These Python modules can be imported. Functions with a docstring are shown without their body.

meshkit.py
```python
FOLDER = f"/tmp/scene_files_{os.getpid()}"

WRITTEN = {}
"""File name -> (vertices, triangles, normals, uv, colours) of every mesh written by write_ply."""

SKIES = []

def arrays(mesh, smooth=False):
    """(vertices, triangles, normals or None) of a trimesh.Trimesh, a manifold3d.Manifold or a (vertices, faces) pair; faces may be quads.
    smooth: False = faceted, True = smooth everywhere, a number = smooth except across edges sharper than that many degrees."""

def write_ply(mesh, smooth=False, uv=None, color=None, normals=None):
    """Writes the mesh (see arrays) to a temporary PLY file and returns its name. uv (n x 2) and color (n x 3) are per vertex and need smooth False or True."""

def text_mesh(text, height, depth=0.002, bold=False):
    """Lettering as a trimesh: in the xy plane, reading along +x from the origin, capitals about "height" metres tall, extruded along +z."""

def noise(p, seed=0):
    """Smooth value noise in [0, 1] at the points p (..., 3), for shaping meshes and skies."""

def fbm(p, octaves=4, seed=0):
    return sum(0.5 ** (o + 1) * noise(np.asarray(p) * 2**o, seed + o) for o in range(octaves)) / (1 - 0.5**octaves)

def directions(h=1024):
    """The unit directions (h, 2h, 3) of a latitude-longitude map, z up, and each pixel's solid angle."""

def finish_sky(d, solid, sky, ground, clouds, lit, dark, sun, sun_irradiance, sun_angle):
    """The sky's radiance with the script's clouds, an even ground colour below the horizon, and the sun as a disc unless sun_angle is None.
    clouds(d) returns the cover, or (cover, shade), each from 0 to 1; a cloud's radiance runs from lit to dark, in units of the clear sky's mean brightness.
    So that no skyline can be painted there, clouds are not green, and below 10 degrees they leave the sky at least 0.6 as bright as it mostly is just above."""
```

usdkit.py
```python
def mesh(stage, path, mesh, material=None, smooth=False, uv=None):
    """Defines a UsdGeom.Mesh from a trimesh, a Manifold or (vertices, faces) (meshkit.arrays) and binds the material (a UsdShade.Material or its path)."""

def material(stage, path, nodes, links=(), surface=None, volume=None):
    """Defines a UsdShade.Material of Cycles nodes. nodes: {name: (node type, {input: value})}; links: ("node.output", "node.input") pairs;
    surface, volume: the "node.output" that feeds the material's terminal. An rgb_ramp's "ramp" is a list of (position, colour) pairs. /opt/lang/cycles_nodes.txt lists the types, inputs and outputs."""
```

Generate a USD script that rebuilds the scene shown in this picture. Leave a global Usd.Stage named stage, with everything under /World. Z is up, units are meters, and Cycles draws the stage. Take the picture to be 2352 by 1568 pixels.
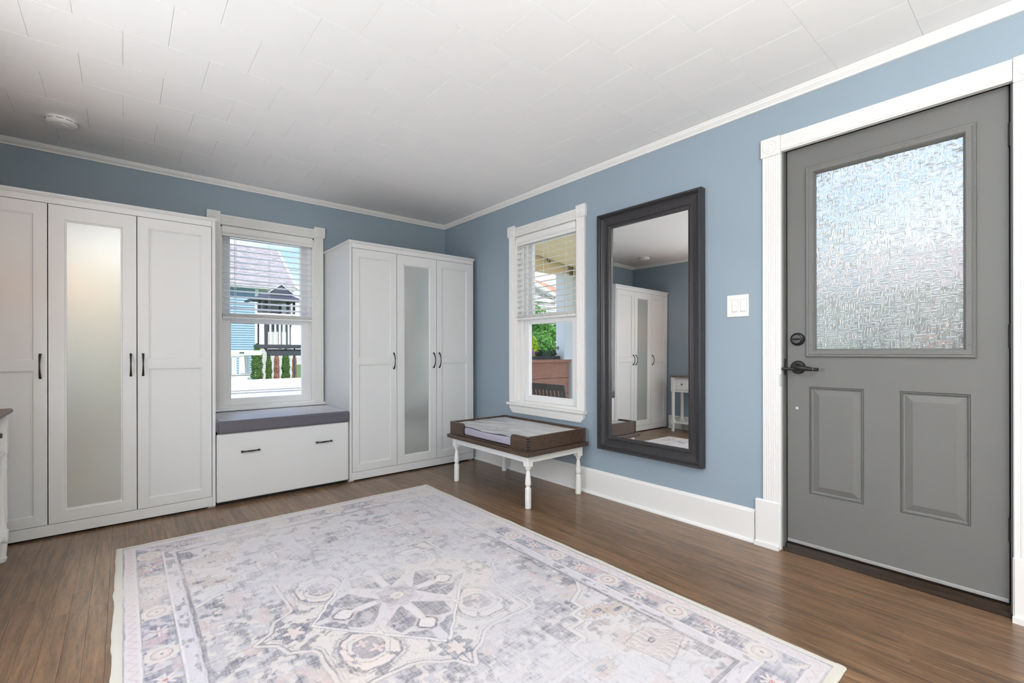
import math, random
import numpy as np
import trimesh, usdkit, meshkit
from shapely.geometry import Polygon, box as sbox
from pxr import Usd, UsdGeom, UsdLux, UsdShade, Gf, Sdf, Vt

random.seed(7)
RNG = np.random.default_rng(7)
stage = Usd.Stage.CreateInMemory()
UsdGeom.SetStageUpAxis(stage, 'Z')
UsdGeom.SetStageMetersPerUnit(stage, 1.0)
UsdGeom.Xform.Define(stage, '/World')

# ---------------------------------------------------------------- camera, sky, sun, large lights, exposure
EXPOSURE = 0.0
EYE, YAW, ROLL, FPX = (-2.597, -4.1738, 1.0234), 0.7002, -0.0015, 1061.0
SKY, SUN, DAY, LAMP, UP = 1.6, 1.45, 7.2, 4.4, 290.0  # strengths after SUN belong to added fill lights
cam = UsdGeom.Camera.Define(stage, '/World/camera')
Rv = np.array([math.cos(YAW), -math.sin(YAW), 0.0]); Fv = np.array([math.sin(YAW), math.cos(YAW), 0.0]); Uv = np.array([0, 0, 1.0])
Rr, Ur = math.cos(ROLL) * Rv + math.sin(ROLL) * Uv, math.cos(ROLL) * Uv - math.sin(ROLL) * Rv
cam.AddTransformOp().Set(Gf.Matrix4d(*Rr, 0, *Ur, 0, *(-Fv), 0, *EYE, 1))
cam.CreateHorizontalApertureAttr(36.0)
cam.CreateFocalLengthAttr(FPX / 2352 * 36.0)
cam.CreateVerticalApertureOffsetAttr(23.0 / 2352 * 36.0)
cam.CreateClippingRangeAttr(Gf.Vec2f(0.02, 500))
cam.CreateExposureAttr(EXPOSURE)

mat = lambda name, nodes, links=(), surface='p.BSDF', **k: usdkit.material(stage, '/World/Looks/' + name, nodes, links, surface=surface, **k)
sky_m = mat('sky', {
    'tc': ('texture_coordinate', {}), 's': ('separate_xyz', {}),
    'r': ('rgb_ramp', {'ramp': [(0, (.42, .43, .40)), (.495, (.55, .56, .55)), (.5, (.86, .90, .94)), (.55, (.62, .76, .92)), (.61, (.33, .55, .86)), (.72, (.25, .48, .84)), (1, (.18, .40, .78))]}),
    'ma': ('math', {'math_type': 'multiply_add', 'value2': .5, 'value3': .5}),
    'mp': ('mapping', {'scale': (1.0, 1.0, 2.2)}),
    'n': ('noise_texture', {'scale': 3.1, 'detail': 7, 'roughness': .56}),
    'cr': ('rgb_ramp', {'ramp': [(0, (0, 0, 0)), (.43, (0, 0, 0)), (.58, (1, 1, 1)), (1, (1, 1, 1))]}),
    'mx': ('mix_color', {'b': (1.0, 1.01, 1.03), 'use_clamp': False}),
    'b': ('background_shader', {'strength': SKY})},
    [('tc.generated', 's.vector'), ('s.z', 'ma.value1'), ('ma.value', 'r.fac'), ('tc.generated', 'mp.vector'), ('mp.vector', 'n.vector'), ('n.fac', 'cr.fac'),
     ('cr.color', 'mx.fac'), ('r.color', 'mx.a'), ('mx.result', 'b.color')], surface='b.background')
sky = UsdLux.DomeLight.Define(stage, '/World/sky')
UsdShade.MaterialBindingAPI.Apply(sky.GetPrim()).Bind(sky_m)
sun = UsdLux.DistantLight.Define(stage, '/World/sun')          # from behind the house, high
sun.CreateIntensityAttr(SUN); sun.CreateAngleAttr(0.6); sun.CreateNormalizeAttr(True); sun.CreateColorAttr(Gf.Vec3f(1, .96, .90))
sun.AddRotateZOp().Set(-4.0); sun.AddRotateXOp().Set(42.0)


def rect_light(name, pos, rx, rz, w, h, power, color=(1, 1, 1)):
    l = UsdLux.RectLight.Define(stage, '/World/' + name)
    l.CreateWidthAttr(w); l.CreateHeightAttr(h); l.CreateIntensityAttr(power); l.CreateColorAttr(Gf.Vec3f(*color))
    l.AddTranslateOp().Set(Gf.Vec3d(*pos)); l.AddRotateZOp().Set(rz); l.AddRotateXOp().Set(rx)
    return l


for wy in (-2.30, -5.25):      # area lights added in unseen left wall openings to brighten the room
    rect_light('daylight_left' if wy > -4 else 'daylight_left_rear', (-3.49, wy, 1.26), 90, -90, 1.3, 1.34, DAY * (.60 if wy > -4 else 1.15), (1, .995, .99))
lamp = UsdLux.DiskLight.Define(stage, '/World/ceiling_lamp_light')  # unseen lamp added behind the camera to brighten the room
lamp.CreateRadiusAttr(.19); lamp.CreateIntensityAttr(LAMP * 4); lamp.CreateColorAttr(Gf.Vec3f(1, .99, .975))
lamp.AddTranslateOp().Set(Gf.Vec3d(-1.2, -4.6, 2.24))
up = UsdLux.DiskLight.Define(stage, '/World/torchiere_light')   # unseen uplight added to brighten the ceiling, set in a lamp bowl
up.CreateRadiusAttr(.20); up.CreateIntensityAttr(UP); up.CreateColorAttr(Gf.Vec3f(1, .995, .99))
up.AddTranslateOp().Set(Gf.Vec3d(-2.3, -4.85, 1.36)); up.AddRotateXOp().Set(180.0)


# ---------------------------------------------------------------- helpers
def numbered(parent, name):
    base = parent + '/' + name
    if not stage.GetPrimAtPath(base):
        return base
    k = 1
    while stage.GetPrimAtPath(f'{base}_{k:03d}'):
        k += 1
    return f'{base}_{k:03d}'


def tag(p, label=None, cat=None, group=None, kind=None):
    p = p.GetPrim() if hasattr(p, 'GetPrim') else p
    for k, v in (('label', label), ('category', cat), ('group', group), ('kind', kind)):
        if v:
            p.SetCustomDataByKey(k, v)
    return p


def thing(name, label, cat, loc=(0, 0, 0), group=None, kind=None):
    x = UsdGeom.Xform.Define(stage, numbered('/World', name))
    x.AddTranslateOp().Set(Gf.Vec3d(*map(float, loc)))
    return tag(x, label, cat, group, kind)


def obj(name, mesh, m, parent=None, label=None, smooth=False, kind=None, **kw):
    if isinstance(mesh, list):
        mesh = trimesh.util.concatenate(mesh)
    pp = '/World' if parent is None else str(parent.GetPath())
    p = usdkit.mesh(stage, numbered(pp, name), mesh, m, smooth=smooth, **kw).GetPrim()
    return tag(p, label, kind=kind)


def dup(src, loc, label, rz=0):
    x = UsdGeom.Xform.Define(stage, numbered('/World', src.GetName().rstrip('_0123456789')))
    x.GetPrim().GetReferences().AddInternalReference(src.GetPath())
    x.GetPrim().SetInstanceable(True)
    x.ClearXformOpOrder()
    x.AddTranslateOp().Set(Gf.Vec3d(*map(float, loc)))
    if rz:
        x.AddRotateZOp().Set(rz)
    tag(x, label)
    return x.GetPrim()


def bx(lo, hi):
    lo, hi = np.minimum(lo, hi), np.maximum(lo, hi)
    b = trimesh.creation.box(hi - lo)
    b.apply_translation((lo + hi) / 2)
    return b


_F = None


def cbx(lo, hi, c=.003):
    """a box with chamfered edges"""
    global _F
    lo, hi = np.minimum(lo, hi).astype(float), np.maximum(lo, hi).astype(float)
    c = min(c, .45 * (hi - lo).min())
    v = []
    for sx in (0, 1):
        for sy in (0, 1):
            for sz in (0, 1):
                s = np.array([sx, sy, sz]); p = np.where(s, hi, lo); d = np.where(s, -c, c)
                for k in range(3):
                    q = p + d; q[k] = p[k]; v.append(q)
    v = np.array(v)
    if _F is None:
        u = []
        for sx in (-1, 1):
            for sy in (-1, 1):
                for sz in (-1, 1):
                    for k in range(3):
                        q = np.array([sx, sy, sz], float) * .8; q[k] = (sx, sy, sz)[k]; u.append(q)
        u = np.array(u)
        h = trimesh.convex.convex_hull(u)
        from scipy.spatial import cKDTree
        idx = cKDTree(u).query(h.vertices)[1]
        _F = idx[h.faces]
    return trimesh.Trimesh(v, _F, process=False)


def lathe(prof, n=24, at=(0, 0, 0)):
    """profile of (radius, z) turned about z"""
    prof = np.array(prof, float); a = np.arange(n) * 2 * np.pi / n
    v = np.stack([prof[:, None, 0] * np.cos(a), prof[:, None, 0] * np.sin(a), np.repeat(prof[:, 1:2], n, 1)], -1).reshape(-1, 3)
    f = []
    for i in range(len(prof) - 1):
        for j in range(n):
            k = (j + 1) % n
            f += [[i * n + j, i * n + k, (i + 1) * n + k], [i * n + j, (i + 1) * n + k, (i + 1) * n + j]]
    b, t = len(v), len(v) + 1
    v = np.vstack([v, [0, 0, prof[0, 1]], [0, 0, prof[-1, 1]]])
    for j in range(n):
        k = (j + 1) % n
        f += [[b, k, j], [t, (len(prof) - 1) * n + j, (len(prof) - 1) * n + k]]
    m = trimesh.Trimesh(v, f, process=False)
    m.apply_translation(at)
    return m


def tube(pts, r, sides=8):
    p = np.asarray(pts, float); r = np.broadcast_to(r, (len(p),))
    t = np.gradient(p, axis=0); t /= np.linalg.norm(t, axis=1, keepdims=True) + 1e-12
    ref = np.array([0, 0, 1.0]) if abs(t[:, 2]).mean() < .8 else np.array([1.0, 0, 0])
    a = np.cross(t, ref); a /= np.linalg.norm(a, axis=1, keepdims=True) + 1e-12
    b = np.cross(t, a); g = np.arange(sides) * 2 * np.pi / sides
    v = (p[:, None] + r[:, None, None] * (np.cos(g)[None, :, None] * a[:, None] + np.sin(g)[None, :, None] * b[:, None])).reshape(-1, 3)
    f = []
    for i in range(len(p) - 1):
        for j in range(sides):
            k = (j + 1) % sides
            f += [[i * sides + j, (i + 1) * sides + k, i * sides + k], [i * sides + j, (i + 1) * sides + j, (i + 1) * sides + k]]
    e = (len(p) - 1) * sides
    for j in range(1, sides - 1):
        f += [[0, j, j + 1], [e, e + j + 1, e + j]]
    m = trimesh.Trimesh(v, f, process=False)
    m.fix_normals()
    return m


def prism(poly, h0, h1):
    """a 2D polygon (x, y) extruded along z from h0 to h1"""
    poly = poly if isinstance(poly, Polygon) else Polygon(poly)
    m = trimesh.creation.extrude_polygon(poly, h1 - h0, engine='earcut')
    m.apply_translation((0, 0, h0))
    return m


class Plane:
    """local (a, b, h): a to the right as seen from the room, b up, h out of the wall into the room"""
    def __init__(s, A, N, o=(0, 0, 0)):
        s.M = np.eye(4); s.M[:3, 0], s.M[:3, 1], s.M[:3, 2], s.M[:3, 3] = A, (0, 0, 1), N, o

    def __call__(s, m):
        m = trimesh.util.concatenate(m) if isinstance(m, list) else m.copy()
        m.apply_transform(s.M)
        return m


BACK = Plane((1, 0, 0), (0, -1, 0))            # a = x
RIGHT = Plane((0, -1, 0), (-1, 0, 0))          # a = -y
LEFT = Plane((0, 1, 0), (1, 0, 0), (-3.33, 0, 0))   # a = y
FRONT = Plane((1, 0, 0), (0, -1, 0), (0, 0, 0))


def rect_sweep(a0, b0, a1, b1, prof, close=False):
    """a mitred frame: prof is a list of (inset from the rectangle, height h)"""
    v, f, n = [], [], len(prof)
    for d, h in prof:
        v += [(a0 + d, b0 + d, h), (a1 - d, b0 + d, h), (a1 - d, b1 - d, h), (a0 + d, b1 - d, h)]
    for i in range(n - 1 + close):
        k = (i + 1) % n
        for j in range(4):
            q = (j + 1) % 4
            f += [[4 * i + j, 4 * i + q, 4 * k + q], [4 * i + j, 4 * k + q, 4 * k + j]]
    return trimesh.Trimesh(np.array(v, float), f, process=False)


def fluted(w, t, n=5, depth=.004, rim=.010):
    """cross-section (across, out) of a fluted casing board w wide and t thick"""
    pts = [(0, 0), (0, t - .003), (.003, t)]
    s = (w - 2 * rim) / n
    for i in range(n):
        x = rim + i * s
        pts += [(x + .12 * s, t), (x + .3 * s, t - depth * .8), (x + .5 * s, t - depth), (x + .7 * s, t - depth * .8), (x + .88 * s, t)]
    pts += [(w - .003, t), (w, t - .003), (w, 0)]
    return Polygon(pts)


def along_b(poly, a, b0, b1):
    """cross-section (across a, out h) run along b"""
    m = prism(poly, b0, b1)                       # x=across, y=out, z=along
    v = m.vertices.copy(); m.vertices = np.stack([a + v[:, 0], v[:, 2], v[:, 1]], 1); m.invert()
    return m


def along_a(poly, b, a0, a1):
    """cross-section (across b, out h) run along a"""
    m = prism(poly, a0, a1)
    v = m.vertices.copy(); m.vertices = np.stack([v[:, 2], b + v[:, 0], v[:, 1]], 1)
    return m


# ---------------------------------------------------------------- materials
def srgb(*c):
    c = np.array(c, float) / 255
    return tuple(np.where(c < .04045, c / 12.92, ((c + .055) / 1.055) ** 2.4))


def paint(name, color, rough=.45, bump=0.0, scale=220.0, spec=.5, mottle=0.0, **kw):
    nodes = {'p': ('principled_bsdf', {'base_color': color, 'roughness': rough, 'specular_ior_level': spec, **kw})}
    links = []
    if bump or mottle:
        nodes['g'] = ('geometry', {})
    if bump:
        nodes['n'] = ('noise_texture', {'scale': scale, 'detail': 3}); nodes['b'] = ('bump', {'strength': bump, 'distance': .002})
        links += [('g.position', 'n.vector'), ('n.fac', 'b.height'), ('b.normal', 'p.normal')]
    if mottle:
        nodes['n2'] = ('noise_texture', {'scale': 2.3, 'detail': 5})
        nodes['r'] = ('rgb_ramp', {'ramp': [(.3, tuple(np.array(color) * (1 - mottle))), (.7, tuple(np.minimum(1, np.array(color) * (1 + mottle))))]})
        links += [('g.position', 'n2.vector'), ('n2.fac', 'r.fac'), ('r.color', 'p.base_color')]
    return mat(name, nodes, links)


M = {}
M['trim'] = paint('white_trim_paint', (.83, .83, .82), .35)
M['cab'] = paint('white_cabinet_lacquer', (.70, .71, .715), .38)
M['ceil'] = paint('white_ceiling_paint', (.92, .92, .92), .7, .08, 90)
M['wall'] = paint('blue_wall_paint', srgb(146, 163, 176), .5, .10, 60, mottle=.02)
M['rear'] = paint('beige_wall_paint', srgb(190, 185, 165), .6)
M['door'] = paint('grey_door_paint', srgb(108, 109, 108), .5, .05, 160)
M['black'] = paint('black_metal', (.012, .012, .012), .28)
M['iron'] = paint('dark_iron', (.035, .034, .033), .34, metallic=.6)
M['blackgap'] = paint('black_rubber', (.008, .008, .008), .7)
M['steel'] = paint('steel', (.5, .5, .5), .3, metallic=1.0)
M['knob'] = paint('pewter_knob', (.10, .10, .10), .3, metallic=.7)
M['plastic'] = paint('white_plastic', (.84, .84, .83), .3)
M['vinyl'] = paint('white_vinyl', (.86, .86, .87), .4)
M['fence'] = paint('weathered_white_vinyl', (.66, .67, .69), .45)
M['blind'] = paint('white_blind_slat', (.86, .86, .85), .35)
M['seat'] = paint('dark_slate_fabric', srgb(86, 84, 96), .34, .08, 700, sheen_weight=1.0, sheen_tint=(.92, .92, 1.0), sheen_roughness=.22, coat_weight=.5, coat_roughness=.34)
M['lavender'] = paint('lavender_grey_fabric', srgb(168, 165, 182), .85, .4, 900)
M['velvet'] = paint('silver_grey_velvet', srgb(206, 206, 208), .36, .05, 500, metallic=.5)
M['shade'] = mat('lamp_shade', {'d': ('diffuse_bsdf', {'color': (.85, .66, .42)}), 't': ('translucent_bsdf', {'color': (.9, .62, .34)}), 'm': ('mix_closure', {'fac': .6})},
                 [('d.BSDF', 'm.closure1'), ('t.BSDF', 'm.closure2')], surface='m.closure')
M['mirror'] = mat('mirror_silver', {'p': ('principled_bsdf', {'base_color': (.93, .935, .93), 'metallic': 1.0, 'roughness': 0.0})})
M['frost'] = mat('frosted_mirror', {'d': ('diffuse_bsdf', {'color': (.37, .39, .382)}), 'g': ('glossy_bsdf', {'color': (.86, .90, .88), 'roughness': .22}), 'm': ('mix_closure', {'fac': .26})},
                 [('d.BSDF', 'm.closure1'), ('g.BSDF', 'm.closure2')], surface='m.closure')
M['pane'] = mat('window_glass', {'t': ('transparent_bsdf', {'color': (.97, .98, .98)}), 'g': ('glossy_bsdf', {'color': (1, 1, 1), 'roughness': 0.0}), 'f': ('layer_weight', {'blend': .5}), 'pw': ('math', {'math_type': 'power', 'value2': 5.0}), 'sc': ('math', {'math_type': 'multiply_add', 'value2': .55, 'value3': .018}), 'm': ('mix_closure', {})},
                [('f.facing', 'pw.value1'), ('pw.value', 'sc.value1'), ('sc.value', 'm.fac'), ('t.BSDF', 'm.closure1'), ('g.BSDF', 'm.closure2')], surface='m.closure')


def wood(name, dark, light, axis='y', rough=.4, scale=6.0, stretch=14.0, coat=0.0, bump=.08, rnd=True, contrast=(.30, .72), coat_rough=.08, tone=.0, ring=.0):
    """long-grained wood, every piece cut from another place of the tree"""
    sc = {'x': (1, stretch, stretch), 'y': (stretch, 1, stretch), 'z': (stretch, stretch, 1)}[axis]
    nodes = {'g': ('geometry', {}), 'o': ('object_info', {}), 'mu': ('math', {'math_type': 'multiply', 'value2': 61.7 if rnd else 0.0}), 'c': ('combine_xyz', {}),
             'a': ('vector_math', {'math_type': 'add'}), 'm': ('mapping', {'scale': tuple(np.array(sc) * 1.0)}),
             'n': ('noise_texture', {'scale': scale, 'detail': 6, 'roughness': .6, 'distortion': .6}),
             'n2': ('noise_texture', {'scale': scale * 6, 'detail': 3, 'roughness': .7}),
             'wv': ('wave_texture', {'scale': .42, 'distortion': 11.0, 'detail': 2.0, 'detail_scale': .8}), 'mw': ('mix_float', {'fac': ring}),
             'mx': ('mix_float', {'fac': .35}), 'r': ('rgb_ramp', {'ramp': [(contrast[0], dark), (contrast[1], light)]}),
             'h': ('hsv', {}), 'mr': ('map_range', {'from_min': 0, 'from_max': 1, 'to_min': 1 - tone, 'to_max': 1 + tone}),
             'b': ('bump', {'strength': bump, 'distance': .001}),
             'p': ('principled_bsdf', {'roughness': rough, 'coat_weight': coat, 'coat_roughness': coat_rough})}
    links = [('o.random', 'mu.value1'), ('mu.value', 'c.x'), ('mu.value', 'c.y'), ('mu.value', 'c.z'), ('g.position', 'a.vector1'), ('c.vector', 'a.vector2'), ('a.vector', 'm.vector'),
             ('m.vector', 'n.vector'), ('m.vector', 'n2.vector'), ('n.fac', 'mx.a'), ('n2.fac', 'mx.b'), ('m.vector', 'wv.vector'), ('mx.result', 'mw.a'), ('wv.fac', 'mw.b'), ('mw.result', 'r.fac'), ('r.color', 'h.color'), ('o.random', 'mr.value'),
             ('mr.result', 'h.value'), ('h.color', 'p.base_color'), ('mx.result', 'b.height'), ('b.normal', 'p.normal')]
    return mat(name, nodes, links)


M['plank'] = wood('oak_plank_stain', srgb(64, 46, 32), srgb(146, 114, 84), 'y', rough=.40, scale=5.0, stretch=13, coat=.30, coat_rough=.10, bump=.06, tone=.16, ring=.06)
M['frame'] = wood('charcoal_frame_wood', srgb(40, 39, 42), srgb(60, 59, 62), 'z', rough=.30, stretch=20, bump=.05, rnd=False)
M['darkwood'] = wood('dark_walnut_stain', srgb(34, 26, 20), srgb(98, 77, 62), 'y', rough=.36, stretch=12, scale=6, bump=.15)
M['taupe'] = wood('taupe_table_top_wood', srgb(88, 76, 66), srgb(122, 108, 96), 'y', rough=.45, stretch=12)
M['threshold'] = wood('threshold_wood', srgb(30, 22, 16), srgb(66, 50, 38), 'y', rough=.35, coat=.4)
M['redboard'] = wood('red_brown_board', srgb(146, 100, 86), srgb(190, 136, 118), 'x', rough=.7, stretch=9, scale=5)
M['beige'] = paint('tan_porch_paint', srgb(236, 210, 168), .6)
M['bead'] = paint('tan_porch_board', srgb(238, 214, 174), .6)
M['whitecol'] = paint('white_post_paint', (.72, .76, .82), .5)
M['sweep'] = paint('grey_sweep_rubber', (.30, .30, .30), .5)
M['greypipe'] = paint('grey_downspout', (.62, .65, .66), .5)
M['chairwood'] = wood('grey_brown_teak', srgb(52, 44, 40), srgb(86, 74, 66), 'y', rough=.6)
M['lawn'] = paint('lawn_grass', (.07, .14, .03), .9, mottle=.4)
M['siding'] = paint('blue_vinyl_siding', srgb(124, 156, 182), .55)
M['siding2'] = paint('pale_grey_siding', srgb(178, 179, 178), .55)
M['slate'] = mat('grey_roof_shingle', {'g': ('geometry', {}), 'm': ('mapping', {'scale': (1.3, 5, 9)}), 'n': ('noise_texture', {'scale': 3.0, 'detail': 4, 'roughness': .7}),
                                       'r': ('rgb_ramp', {'ramp': [(.32, srgb(112, 106, 114)), (.7, srgb(184, 178, 186))]}), 'p': ('principled_bsdf', {'roughness': .9})},
                 [('g.position', 'm.vector'), ('m.vector', 'n.vector'), ('n.fac', 'r.fac'), ('r.color', 'p.base_color')])
M['terracotta'] = paint('red_roof_shingle', srgb(172, 130, 114), .9, mottle=.15)
M['navy'] = paint('dark_blue_grey_stain', srgb(62, 64, 82), .6)
M['charcoal'] = paint('charcoal_beam_stain', srgb(52, 56, 64), .6)
M['windowdark'] = paint('dark_far_window', (.05, .06, .09), .1)


def leafy(name, c1, c2, tr=.35):
    return mat(name, {'o': ('geometry', {}), 'r': ('rgb_ramp', {'ramp': [(0, c1), (1, c2)]}), 'd': ('principled_bsdf', {'roughness': .6}), 't': ('translucent_bsdf', {}), 'm': ('mix_closure', {'fac': tr})},
               [('o.random_per_island', 'r.fac'), ('r.color', 'd.base_color'), ('r.color', 't.color'), ('d.BSDF', 'm.closure1'), ('t.BSDF', 'm.closure2')], surface='m.closure')


M['green'] = leafy('arborvitae_leaf', srgb(84, 122, 52), srgb(176, 206, 104))
M['rust'] = leafy('dead_brown_leaf', srgb(180, 132, 112), srgb(232, 200, 184))
M['hedge'] = leafy('hedge_leaf', srgb(92, 150, 62), srgb(222, 240, 150), .5)
M['lime'] = leafy('yellow_green_leaf', srgb(150, 178, 30), srgb(236, 236, 80), .45)
M['sage'] = leafy('dusty_green_leaf', srgb(70, 100, 70), srgb(140, 160, 130))
M['plum'] = leafy('dark_purple_leaf', srgb(34, 26, 44), srgb(72, 54, 84))
M['violet'] = paint('violet_petal', srgb(190, 100, 200), .6)
M['bark'] = paint('brown_bark', srgb(82, 66, 54), .9)
M['wire'] = paint('utility_wire', (.05, .05, .05), .6)

# woven privacy glass of the door
M['woven'] = mat('woven_privacy_glass', {
    'g': ('geometry', {}),
    'm1': ('mapping', {'scale': (1, 38, 140)}), 'n1': ('noise_texture', {'scale': 1.0, 'detail': 0.0}),
    'm2': ('mapping', {'scale': (1, 140, 38), 'location': (3, 7, 9)}), 'n2': ('noise_texture', {'scale': 1.0, 'detail': 0.0}),
    'm3': ('mapping', {'scale': (0, 58, 58)}), 'v': ('voronoi_texture', {'scale': 1.0, 'metric': 'chebychev', 'randomness': .55}),
    'sc': ('separate_color', {}), 'gt': ('math', {'math_type': 'greater_than', 'value2': .5}), 'mx': ('mix_float', {}),
    'b': ('bump', {'strength': 1.0, 'distance': .0100}),
    'gl': ('glass_bsdf', {'color': (1.0, .975, .92), 'roughness': .05, 'IOR': 1.45}),
    'tr': ('translucent_bsdf', {'color': (.97, .96, .93)}), 'mc': ('mix_closure', {'fac': .14})},
    [('g.position', 'm1.vector'), ('g.position', 'm2.vector'), ('g.position', 'm3.vector'), ('m1.vector', 'n1.vector'), ('m2.vector', 'n2.vector'), ('m3.vector', 'v.vector'),
     ('v.color', 'sc.color'), ('sc.r', 'gt.value1'), ('gt.value', 'mx.fac'), ('n1.fac', 'mx.a'), ('n2.fac', 'mx.b'), ('mx.result', 'b.height'), ('b.normal', 'gl.normal'), ('b.normal', 'tr.normal'),
     ('gl.BSDF', 'mc.closure1'), ('tr.BSDF', 'mc.closure2')], surface='mc.closure')

# ---------------------------------------------------------------- room shell
XL, YR, HC = -3.33, -6.2, 2.345
W1A, W1B = -2.022, -1.33          # window 1 opening along x
W2A, W2B = 1.151, 1.855           # window 2 opening along -y
WB0, WB1 = .60, 2.005
DA0, DA1, DB1 = 3.252, 4.058, 2.066   # door opening along -y

wall = sbox(XL - .16, -.10, .16, HC + .06).difference(sbox(W1A, WB0, W1B, WB1))
tag(obj('wall_back', BACK(prism(wall, -.16, 0)), M['wall']), 'blue back wall behind the white wardrobes', 'wall', kind='structure')
wall = sbox(0, -.10, -YR + .16, HC + .06).difference(sbox(W2A, WB0, W2B, WB1)).difference(sbox(DA0, -.01, DA1, DB1))
tag(obj('wall_right', RIGHT(prism(wall, -.16, 0)), M['wall']), 'light blue wall with the mirror and the grey door', 'wall', kind='structure')
tag(obj('wall_left', LEFT(prism(sbox(YR, -.10, 0, HC + .06).difference(sbox(-5.9, .58, -4.6, 1.94)).difference(sbox(-2.95, .58, -1.65, 1.94)), -.16, 0)), M['wall']), 'blue left wall behind the console table, seen in the mirror', 'wall', kind='structure')  # openings added for the left fill lights
rear = sbox(XL - .16, -.10, .16, HC + .06)
tag(obj('wall_rear', BACK(prism(rear, 6.2, 6.36)), M['rear']), 'beige wall behind the camera', 'wall', kind='structure')

# floor: strip oak boards along y
floor = thing('floor', 'dark brown polished oak strip floor', 'floor', kind='structure')
obj('subfloor', bx((XL - .16, YR - .16, -.10), (.16, .16, -.020)), M['blackgap'], floor)
rest, PW = [], .0572
for i in range(59):
    x0 = XL + i * PW; x1 = min(x0 + PW, 0)
    if x1 - x0 < .01:
        continue
    y = 0.0 - RNG.uniform(0, .9)
    cuts = [0.0, y]
    while y > YR:
        y -= RNG.uniform(.75, 1.9); cuts.append(max(y, YR))
    for a, b in zip(cuts[:-1], cuts[1:]):
        if a - b < .02:
            continue
        m = cbx((x0 + .0002, b + .0002, -.019), (x1 - .0002, a - .0002, RNG.uniform(-.0002, .0001)), .0004)
        m.vertices[:, 2] = np.minimum(m.vertices[:, 2], 0)
        if a < -3.9 or b > -.60:
            rest.append(m)
        else:
            obj('plank', m, M['plank'], floor)
obj('plank_remainder', rest, M['plank'], floor, 'boards under the wardrobes and behind the camera', kind='stuff')

# ceiling: 12 inch tiles in a running bond
ceiling = thing('ceiling', 'white ceiling of square tiles in staggered rows', 'ceiling', kind='structure')
obj('ceiling_board', bx((XL - .16, YR - .16, HC + .012), (.16, .16, HC + .06)), M['ceil'], ceiling)
T, rest = .3027, []
k = -1
while True:
    y1 = -.172 - .3027 * k; y0 = y1 - .3027
    if y1 < YR:
        break
    off = -2.5952 + (0 if k % 2 == 0 else T / 2)
    j0 = math.floor((XL - off) / T)
    for j in range(j0, j0 + 13):
        xa, xb = max(off + j * T, XL), min(off + (j + 1) * T, 0)
        ya, yb = max(y0, YR), min(y1, 0)
        if xb - xa < .01 or yb - ya < .01:
            continue
        m = cbx((xa + .0004, ya + .0004, HC + RNG.uniform(0, .0002)), (xb - .0004, yb - .0004, HC + .0125), .0009)
        if y1 < -3.7:
            rest.append(m)
        else:
            obj('ceiling_tile', m, M['ceil'], ceiling)
    k += 1
obj('ceiling_tile_remainder', rest, M['ceil'], ceiling, 'tiles above and behind the camera', kind='stuff')

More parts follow.
